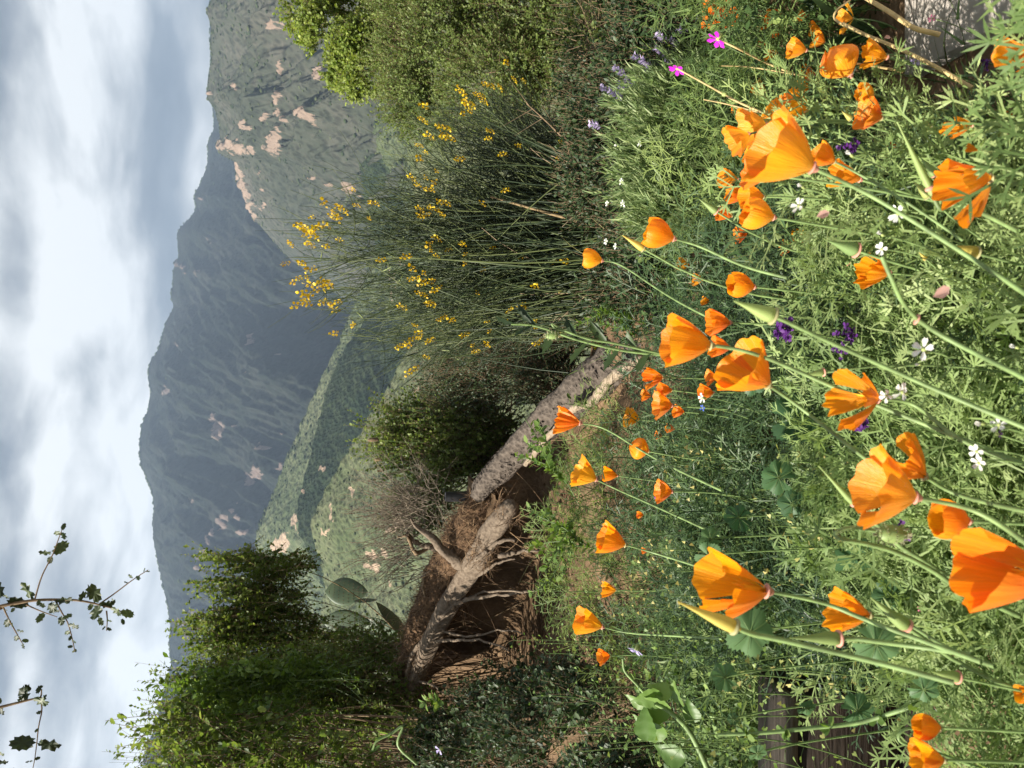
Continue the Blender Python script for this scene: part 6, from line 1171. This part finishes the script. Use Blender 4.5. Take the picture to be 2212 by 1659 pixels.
# ------------------------------------------------------------------ mallow leaves
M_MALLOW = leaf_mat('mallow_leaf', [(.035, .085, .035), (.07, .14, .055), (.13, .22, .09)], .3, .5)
def mallow_mesh(seed):
    r = random.Random(seed); V = [(0, 0, 0)]; F = []; k = 60; rings = 5; lob = 5 + seed % 2
    for q in range(1, rings + 1):
        for i in range(k + 1):
            a = -PI * .90 + 1.8 * PI * i / k; lo = abs(math.cos(a * lob / 2 * 1.08)) ; rad = (.80 + .22 * lo ** .8) * (1 + (.05 * (-1) ** i if q == rings else 0)); f = q / rings
            z = .035 * f * math.cos(a * lob * 1.08) + .10 * f * f * math.sin(a * 2 + seed) - .10 * f * f
            V.append((math.sin(a) * rad * f * .5, math.cos(a) * rad * f * .5, z * .5))
    for i in range(k): F.append((0, 1 + i + 1, 1 + i))
    for q in range(rings - 1):
        for i in range(k):
            o = 1 + q * (k + 1) + i; F += [(o, o + 1, o + k + 2), (o, o + k + 2, o + k + 1)]
    return tmpl(V, F)
MT = [mallow_mesh(i) for i in range(4)]
def mallow(X, Y, s, ang, y, col, label, tilt=.5, seed=0, stem=None):
    r = np.random.default_rng(int(X + Y)); y = yc_(X, Y, y, .08); p = P(X, Y, y); th = thing('mallow_leaf', label, 'leaf', [float(v) for v in p]); L = s * y / FOC
    d = idir(math.cos(math.radians(ang)), math.sin(math.radians(ang)), r.normal() * .15); M = frame(d[None], unit(-FWD * .6 + UPV * tilt + RGT * r.normal() * .2)[None]) * L
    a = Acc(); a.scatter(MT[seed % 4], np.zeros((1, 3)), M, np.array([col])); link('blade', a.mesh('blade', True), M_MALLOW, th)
    vn = Acc(); vm = M[0]
    for q in range(7):
        an = -2.3 + q * .766; e = vm @ np.array([math.sin(an) * .42, math.cos(an) * .42, .025]); vn.add(*tubes(np.stack([np.zeros(3) + vm[:, 2] * .01, e * .5 + vm[:, 2] * .02, e + vm[:, 2] * .01])[None], np.array([[.0007, .0005, .0002]]), 3))
    link('veins', vn.mesh('veins'), G_STEM, th)
    g = np.array([p[0] - .02, p[1] + .08, 0]); g[2] = float(G(g[0], g[1])); a = Acc(); a.add(*tubes((bez(p, p - [0, -.03, .05], g, 12) - p)[None], np.full((1, 12), .0013), 5)); link('stalk', a.mesh('stalk', True), M_PSTEM, th)
mallow(1620, 1366, 118, 10, .95, .8, 'big round scalloped mallow leaf in sun beneath the tall sail-like poppy', .6, 0)
mallow(1892, 1392, 112, 20, .82, .75, 'big scalloped mallow leaf under the green pods', .5, 1)
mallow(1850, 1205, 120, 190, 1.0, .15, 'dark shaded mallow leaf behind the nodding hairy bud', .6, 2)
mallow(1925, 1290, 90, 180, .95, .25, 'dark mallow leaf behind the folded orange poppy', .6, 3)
mallow(1535, 1165, 58, 170, 1.1, .8, 'pale folded mallow leaf above the tall sail-like poppy', .3, 1)
mallow(1530, 1200, 66, 20, 1.1, .7, 'pale mallow leaf, lower of the folded pair above the sail-like poppy', .4, 2)
mallow(1566, 1463, 66, 190, 1.0, .6, 'round-lobed mallow leaf on its own over yellow weed pods', .5, 3)
mallow(1742, 1530, 46, 0, .98, .55, 'small mallow leaf lit over the dark timber face', .3, 0)
mallow(1852, 1535, 84, 350, .95, .5, 'longer cupped mallow leaf hanging before the dark timber', .2, 1)
mallow(1636, 1628, 44, 0, .95, .7, 'small mallow leaf lying beyond the end of the timber', .5, 2)
mallow(1584, 1553, 28, 180, 1.0, .5, 'tiny mallow leaf beside the timber corner', .5, 3)
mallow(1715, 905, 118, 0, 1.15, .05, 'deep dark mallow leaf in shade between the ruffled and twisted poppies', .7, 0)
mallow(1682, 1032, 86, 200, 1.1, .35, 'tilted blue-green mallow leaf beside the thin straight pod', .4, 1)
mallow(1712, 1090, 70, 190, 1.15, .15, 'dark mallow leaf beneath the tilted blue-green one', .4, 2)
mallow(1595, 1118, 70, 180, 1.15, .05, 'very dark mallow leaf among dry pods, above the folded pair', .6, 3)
mallow(1995, 1490, 74, 20, .8, .55, 'mallow leaf half hidden by the ferny mound beside the timber', .4, 1)
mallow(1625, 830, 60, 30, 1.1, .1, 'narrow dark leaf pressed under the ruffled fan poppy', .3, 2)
st_ = spline([P(1550, 1587, 1.0), P(1650, 1583, .98), P(1760, 1572, .96), P(1860, 1560, .94), P(1960, 1530, .9), P(2060, 1505, .86)], 40); A_ = Acc(); A_.add(*tubes(st_[None], np.linspace(.0022, .0034, 40)[None], 8)); t_ = thing('creeping_mallow', 'long pale mallow runner crossing the face of the timber edging, with small bud knots', 'mallow', P(1760, 1572, .96)); obj('runner', A_, M_PSTEM, t_, True)
for q_ in (5, 11, 18, 26, 33):
    A_ = Acc(); A_.scatter(L_ROUND, np.repeat(st_[q_][None], 7, 0), frame(rsphere(7)) * .014, R.random(7)); obj('bud_knot', A_, G_BRIGHT, t_)

# ------------------------------------------------------------------ small flowers
M_WHITE = plain('white_petal', (.78, .78, .74), .6, .3); M_CALYX = plain('calyx', (.35, .42, .14), .6, .2)
def star_flower(X, Y, s, y, label, mat, ang=180, tow=.5, closed=False, n=5, name='white_flower', cat='flower', stem=None, group=None, notch=True, long=0.):
    r = np.random.default_rng(int(X * 3 + Y)); y = yc_(X, Y, y); p = P(X, Y, y); L = s * y / FOC; th = thing(name, label, cat, [float(v) for v in p], group); f = frz(idir(math.cos(math.radians(ang)), math.sin(math.radians(ang)), tow), r.random() * 6)
    T = tmpl([(0, .08, 0), (-.10, .3, .05), (-.22, .75, .08), (-.10, 1.0, .02), (0, .88 if notch else 1.08, .04), (.10, 1.0, .02), (.22, .75, .08), (.10, .3, .05), (0, .5, -.02)], [(8, 1, 0), (8, 2, 1), (8, 3, 2), (8, 4, 3), (8, 5, 4), (8, 6, 5), (8, 7, 6), (8, 0, 7)])
    for k in range(n):
        a0 = 2 * PI * k / n + r.normal() * .12; el = .25 + r.normal() * .15 if not closed else 1.35
        d = f @ np.array([math.cos(a0) * math.cos(el), math.sin(a0) * math.cos(el), math.sin(el)]); a = Acc(); a.scatter(T, np.zeros((1, 3)), frame(d[None], (f @ np.array([0, 0, 1.]))[None] + r.normal(size=(1, 3)) * .1) * L * (.52 if not closed else .62) * np.array([1.25, 1, 1])); link('petal', a.mesh('petal', True), mat, th)
    a = Acc(); V, F, U = lathe([(.02, -.34 - long), (.12, -.28), (.13, -.1), (.09, .06), (.0, .1)], 8); a.add(V * L @ f.T, F, U); link('calyx', a.mesh('calyx', True), M_CALYX, th)
    g = P(stem[0], stem[1], y) if stem else np.array([p[0] - .05, p[1], p[2] - .16]); e = p - f[:, 2] * L * .3
    a = Acc(); a.add(*tubes((bez(e, e - f[:, 2] * .02 - [0, 0, .03], g, 10) - p)[None], np.full((1, 10), .0007), 4)); link('stem', a.mesh('stem', True), M_PSTEM, th)
W = [(1726, 445, 40, .66, 'white five-petalled flower hanging beside a pink petal below the largest cup', 200, False, (1800, 470)),
 (1940, 462, 48, .66, 'white five-petalled flower seen side-on among long pale stems', 180, False, (1950, 520)), (1838, 335, 28, .62, 'closed white bud with a green base beneath the largest cup', 205, True, (1900, 372)),
 (1733, 404, 24, .64, 'closed white bud just above the white flower by the pink petal', 200, True, (1760, 450)), (1905, 538, 34, .68, 'white flower half hidden behind the frilly double poppy', 180, False, None), (1905, 507, 26, .68, 'closed white bud above the half-hidden white flower', 195, True, None),
 (1995, 755, 58, .62, 'large starry white flower beside the thick arching stem', 195, False, (2020, 830)), (1950, 847, 50, .62, 'white flower touching the base of the twisted orange poppy, outer one', 190, False, (2020, 880)), (1915, 855, 36, .62, 'white flower touching the base of the twisted orange poppy, inner one', 160, False, (1990, 880)),
 (1986, 788, 22, .62, 'small white bud below the large starry white flower', 180, True, (2010, 830)), (2121, 915, 36, .55, 'plump closed white bud low among ferny leaves', 185, True, (2160, 930)), (2158, 918, 46, .55, 'white flower next to the plump closed bud', 210, False, (2200, 940)),
 (2195, 750, 34, .6, 'white bud-like flower at the picture edge', 190, True, None), (2110, 975, 40, .55, 'blurred white flower under the plump bud, upper of two', 170, False, None), (2115, 1000, 40, .55, 'blurred white flower under the plump bud, lower of two', 160, False, None),
 (1518, 860, 26, 1.3, 'small white flower with a blue spot near the shaded poppies', 180, False, None), (1384, 310, 18, 2.0, 'small white flower in the dark gap under the broom', 180, False, None), (1334, 315, 14, 2.0, 'small white bud in the dark gap under the broom', 180, True, None),
 (1344, 393, 18, 2.0, 'small white flower low in the lavender, nearest the dark gap', 180, False, None), (1346, 440, 18, 2.0, 'small white flower at the broom foot beside bare twigs', 180, False, None), (1312, 440, 14, 2.0, 'tiny white flower above its neighbour beside bare twigs', 180, False, None), (1309, 522, 15, 2.0, 'tiny white flower under the high golden cup poppy, upper of two', 180, False, None), (1330, 532, 15, 2.0, 'tiny white flower under the high golden cup poppy, lower of two', 180, False, None)]
for X, Y, s, y, lab, ang, cl, st in W: star_flower(X, Y, s, y, lab, M_WHITE, ang, .5, cl, stem=st)
M_MAG = plain('magenta_petal', (.50, .012, .46), .6, .3); M_PUR = plain('purple_petal', (.085, .018, .15), .6, .25); M_LIL = plain('lilac_petal', (.42, .36, .62), .6, .3); M_PNK = plain('pink_petal', (.72, .22, .34), .6, .3); M_BLU = plain('blue_petal', (.08, .14, .55), .6, .3)
star_flower(1551, 84, 46, 1.4, 'vivid magenta campion flower on a tan stalk, the nearer of two', M_MAG, 120, .1, False, 6, 'campion_flower', stem=(1610, 118), notch=False)
star_flower(1463, 148, 38, 1.55, 'vivid magenta campion flower on a tan stalk, the one against dark bush', M_MAG, 120, .1, False, 6, 'campion_flower', stem=(1500, 170), notch=False)
star_flower(2014, 40, 22, 1.1, 'small pink flower beside the paving', M_PNK, 180, .5, name='pink_flower'); star_flower(1988, 1316, 16, .9, 'small pink flower half hidden beside the ferny mound', M_PNK, 180, .5, name='pink_flower'); star_flower(1420, 1075, 18, 1.7, 'tiny magenta flower next to a shaded poppy among dry pods', M_MAG, 180, .6, name='pink_flower')
star_flower(950, 1619, 24, 2.6, 'pale lilac flower against the dark brush', M_LIL, 170, .8, name='lilac_flower'); star_flower(1374, 1403, 38, 1.5, 'pale lilac bell flower with dark stripes on the coiled stalk', M_LIL, 120, .4, name='lilac_flower'); star_flower(1978, 133, 26, .98, 'dusky violet flower under the round balloon-like cup', M_LIL, 180, .6, name='lilac_flower')
star_flower(2098, 227, 20, .95, 'small blue flower low near the paving', M_BLU, 180, .6, name='blue_flower'); star_flower(1518, 881, 16, 1.3, 'small cobalt blue flower beneath the white one with a blue spot', M_BLU, 180, .6, name='blue_flower'); star_flower(2158, 938, 26, .54, 'small violet flower directly under the white one by the plump bud', M_PUR, 0, .2, name='violet_flower')
def toadflax(X, Y, s, y, label, seed):
    r = np.random.default_rng(seed); p = P(X, Y, y); th = thing('purple_flower_spike', label, 'flower', [float(v) for v in p]); L = s * y / FOC
    for k in range(11):
        c = r.normal(size=3) * [.22, .15, .26] * L; a = Acc(); n = 5; d = unit(r.normal(size=(n, 3)) + [0, -.5, .3]); a.scatter(L_ROUND, np.repeat(c[None], n, 0), frame(d) * L * .26); link('floret', a.mesh('floret', True), M_PUR, th)
    a = Acc(); a.add(*tubes(bez(np.zeros(3), np.array([0, .01, -.05]), np.array([-.03, .03, -.2]), 8)[None], np.full((1, 8), .001), 4)); link('stem', a.mesh('stem'), G_STEM, th)
for q in [(1691, 713, 60, .95, 'dark purple flower spike beside the tall pointed bud', 1), (1831, 722, 44, .95, 'dim purple flower spike in shade behind the long straight stem', 2), (1815, 757, 30, .95, 'small purple flower cluster just under the dim spike', 3), (1860, 917, 40, .9, 'purple flower cluster under the twisted orange poppy', 4), (1838, 317, 40, .9, 'blackish purple flower beside the closed white bud', 5), (2125, 134, 30, .98, 'maroon purple flower cluster near the paving', 6), (1935, 1140, 50, .8, 'dark maroon flower cluster behind the nodding hairy bud', 7)]: toadflax(*q)
# fallen pink petals
for X, Y, s, y, ang, lab in [(1792, 458, 34, .64, 160, 'curled pink fallen petal resting on a pale stem'), (2052, 620, 50, .55, 150, 'pale pink withered petal caught on a thick stem'), (1924, 85 - 4, 16, 1.0, 180, 'pale pink petal caught in leaves above the bristly stalks')]:
    a = Acc(); a.scatter(L_ROUND, P(X, Y, y)[None], frame(idir(math.cos(math.radians(ang)), math.sin(math.radians(ang)))[None], -FWD[None]) * s * y / FOC * np.array([.7, 1, 2.5])); tag(obj('fallen_petal', a, plain('withered_petal', (.70, .42, .36), .7, .3), None, True), lab, 'petal')

# ------------------------------------------------------------------ tan stalks
M_TAN2 = plain('tan_stalk', (.48, .36, .16), .7, .1, var=.1)
def stalk(name, label, pts, r0, r1, branches=(), pods=()):
    th = thing(name, label, 'stalk', P(*pts[-1])); a = Acc(); a.add(*tubes(spline([P(*q) for q in pts], 40)[None], np.linspace(r0, r1, 40)[None], 7)); obj('stem', a, M_TAN2, th, True)
    for b in branches: a = Acc(); a.add(*tubes(spline([P(*q) for q in b], 20)[None], np.linspace(r0 * .7, r0, 20)[None], 5)); obj('side_stem', a, M_TAN2, th, True)
    for X, Y, y, s in pods: a = Acc(); V, F, U = lathe([(.05, -.5), (.4, -.3), (.5, 0), (.35, .35), (.1, .5)], 9); a.add(V * s * y / FOC @ frz(idir(-1, -.3)).T + P(X, Y, y), F, U); obj('seed_head', a, M_CALYX, th, True)
stalk('campion_stalk', 'long tan branching stalk carrying the nearer magenta flower', [(1553, 86, 1.4), (1600, 108, 1.4), (1660, 138, 1.5), (1725, 163, 1.45), (1790, 190, 1.4)], .0016, .0026, [[(1555, 142, 1.5), (1620, 145, 1.5), (1700, 158, 1.46), (1725, 163, 1.45)]], [(1670, 134, 1.5, 13)])
stalk('campion_stalk', 'long tan stalk leaning across the lavender toward the crowd of blooms', [(1465, 149, 1.55), (1530, 185, 1.5), (1590, 218, 1.45), (1655, 247, 1.4), (1720, 280, 1.35)], .0016, .0026, [[(1520, 215, 1.5), (1570, 225, 1.45), (1640, 243, 1.4)]], [(1565, 204, 1.47, 13)])
stalk('dry_stalk', 'thick dry yellow-tan stalk lying diagonally from the paving into the bed', [(1870, -5, 1.0), (1920, 25, .98), (1975, 60, .96), (2030, 75, .95)], .0030, .0036)
stalk('dry_stalk', 'thin dry stalk running past the folded-petal poppy into the leaves', [(1820, 50, 1.05), (1870, 75, 1.03), (1930, 100, 1.0), (2008, 137, .96), (2100, 190, .92)], .0020, .0030)
stalk('curling_stalk', 'dried stalk curling back on itself in a hook beside a small poppy', [(1850, -10, 1.15), (1830, 5, 1.15), (1808, 22, 1.15), (1803, 40, 1.15), (1830, 58, 1.12), (1890, 85, 1.08)], .0014, .0022)
stalk('pale_stalk', 'thin reddish stalk under the round balloon-like cup', [(1850, 138, 1.0), (1900, 145, 1.0), (1950, 155, 1.0)], .0016, .0018)

# heart-podded weeds: stems ringed with little flat heart-shaped pods
def heart_weeds():
    r = np.random.default_rng(8); H = tmpl([(0, 0, 0), (-.42, .75, .05), (-.25, 1.0, 0), (0, .82, 0), (.25, 1.0, 0), (.42, .75, .05)], [(0, 3, 1), (1, 3, 2), (0, 5, 3), (5, 4, 3)])
    gm = leaf_mat('heart_pod', [(.10, .18, .05), (.20, .30, .08), (.48, .42, .16)], .35, .5)
    spots = [(1300, 1610, 1.5, .25), (1330, 1580, 1.5, .2), (1270, 1640, 1.55, .3), (1350, 1620, 1.4, .25), (1210, 1420, 2.3, .4), (1190, 1390, 2.4, .6), (1140, 1390, 2.6, .3), (1230, 1350, 2.2, .4), (1280, 1470, 1.9, .3), (1320, 1500, 1.8, .3), (1360, 1330, 1.7, .8), (1410, 1230, 1.6, .95), (1440, 1200, 1.5, 1.0), (1400, 1290, 1.7, .9),
             (1490, 980, 1.5, 1.0), (1470, 1010, 1.6, 1.0), (1520, 1000, 1.4, .9), (1500, 1100, 1.4, .9), (1430, 1380, 1.6, .4), (1450, 1420, 1.5, .35), (1480, 1300, 1.4, .9), (1500, 1250, 1.3, 1.0), (1560, 1500, 1.2, .6), (1600, 1480, 1.1, .9), (1620, 1440, 1.1, .8), (1540, 1440, 1.25, .5), (1510, 1560, 1.2, .5), (1580, 1590, 1.1, .6), (1230, 1600, 1.9, .2), (1180, 1530, 2.2, .25), (1390, 1580, 1.4, .3), (1260, 1290, 2.0, .6), (1720, 1010, 1.1, .9), (1700, 1150, 1.1, 1.0), (1740, 1200, 1.05, .9), (1460, 1620, 1.25, .35)]
    for n_, (X, Y, y, col) in enumerate(spots):
        y = yc_(X - 30, Y, y, .2); tip = P(X - 30, Y - 10 + r.normal() * 10, y); g = np.array([tip[0] - .08 + r.normal() * .04, tip[1] - .02, 0]); g[2] = float(G(g[0], g[1])); 
        if tip[2] - g[2] < .1: g[2] = tip[2] - .2
        th = thing('heart_pod_weed', 'slender weed stem ringed with small flat heart-shaped pods', 'weed', [float(v) for v in g], 'heart-podded weeds in front of the log'); Hh = tip[2] - g[2]
        c = bez(tip, tip - [0, 0, Hh * .4], g + [0, 0, Hh * .3], 40, g); off = g; st = [c]; pos = []; dr = []
        k = 34; ii = (np.arange(k) / k * 24).astype(int); T = unit(np.gradient(c, axis=0)); an = np.arange(k) * 2.4; e1 = unit(np.cross(T[ii], [.2, 1, .1])); e2 = np.cross(T[ii], e1); od = unit(e1 * np.cos(an)[:, None] + e2 * np.sin(an)[:, None] - T[ii] * .5)
        l = .010 + .010 * r.random((k, 1)); e = c[ii] + od * l; a = Acc(); a.add(*tubes(np.stack([c[ii], (c[ii] + e) / 2, e], 1), np.full((1, 3), .0004), 3)); a.add(*tubes(c[None], np.full((1, 40), .0010), 5)); a.V = [v - off for v in a.V]; link('stem', a.mesh('stem'), G_STEM, th)
        a = Acc(); a.scatter(H, e - off, frame(unit(od + r.normal(size=od.shape) * .2), r.normal(size=od.shape)) * (.0075 + .0035 * r.random(k))[:, None, None], np.clip(col + r.normal(size=k) * .15, 0, 1)); o = link('pods', a.mesh('pods'), gm, th); tag(o, kind='stuff')
heart_weeds()
def build_haze():
    x0, x1, y0, y1, z0, z1 = -3200, 3200, -600, 3400, -140, 720
    V = [(x0, y0, z0), (x1, y0, z0), (x1, y1, z0), (x0, y1, z0), (x0, y0, z1), (x1, y0, z1), (x1, y1, z1), (x0, y1, z1)]
    m = bpy.data.meshes.new('haze'); m.from_pydata(V, [], [(0, 3, 2, 1), (4, 5, 6, 7), (0, 1, 5, 4), (1, 2, 6, 5), (2, 3, 7, 6), (3, 0, 4, 7)])
    mt = bpy.data.materials.new('haze_air'); mt.use_nodes = True; t = mt.node_tree
    for n in list(t.nodes):
        if n.type == 'BSDF_PRINCIPLED': t.nodes.remove(n)
    v = N(t, 'ShaderNodeVolumePrincipled'); v.inputs['Color'].default_value = (0.55, 0.73, 1.0, 1); v.inputs['Density'].default_value = 0.00017; v.inputs['Anisotropy'].default_value = 0.2
    t.links.new(v.outputs[0], t.nodes['Material Output'].inputs['Volume'])
    m.materials.append(mt); o = bpy.data.objects.new('haze', m); C.objects.link(o); tag(o, 'thin blue summer haze filling the valley air', kind='stuff')
build_haze()
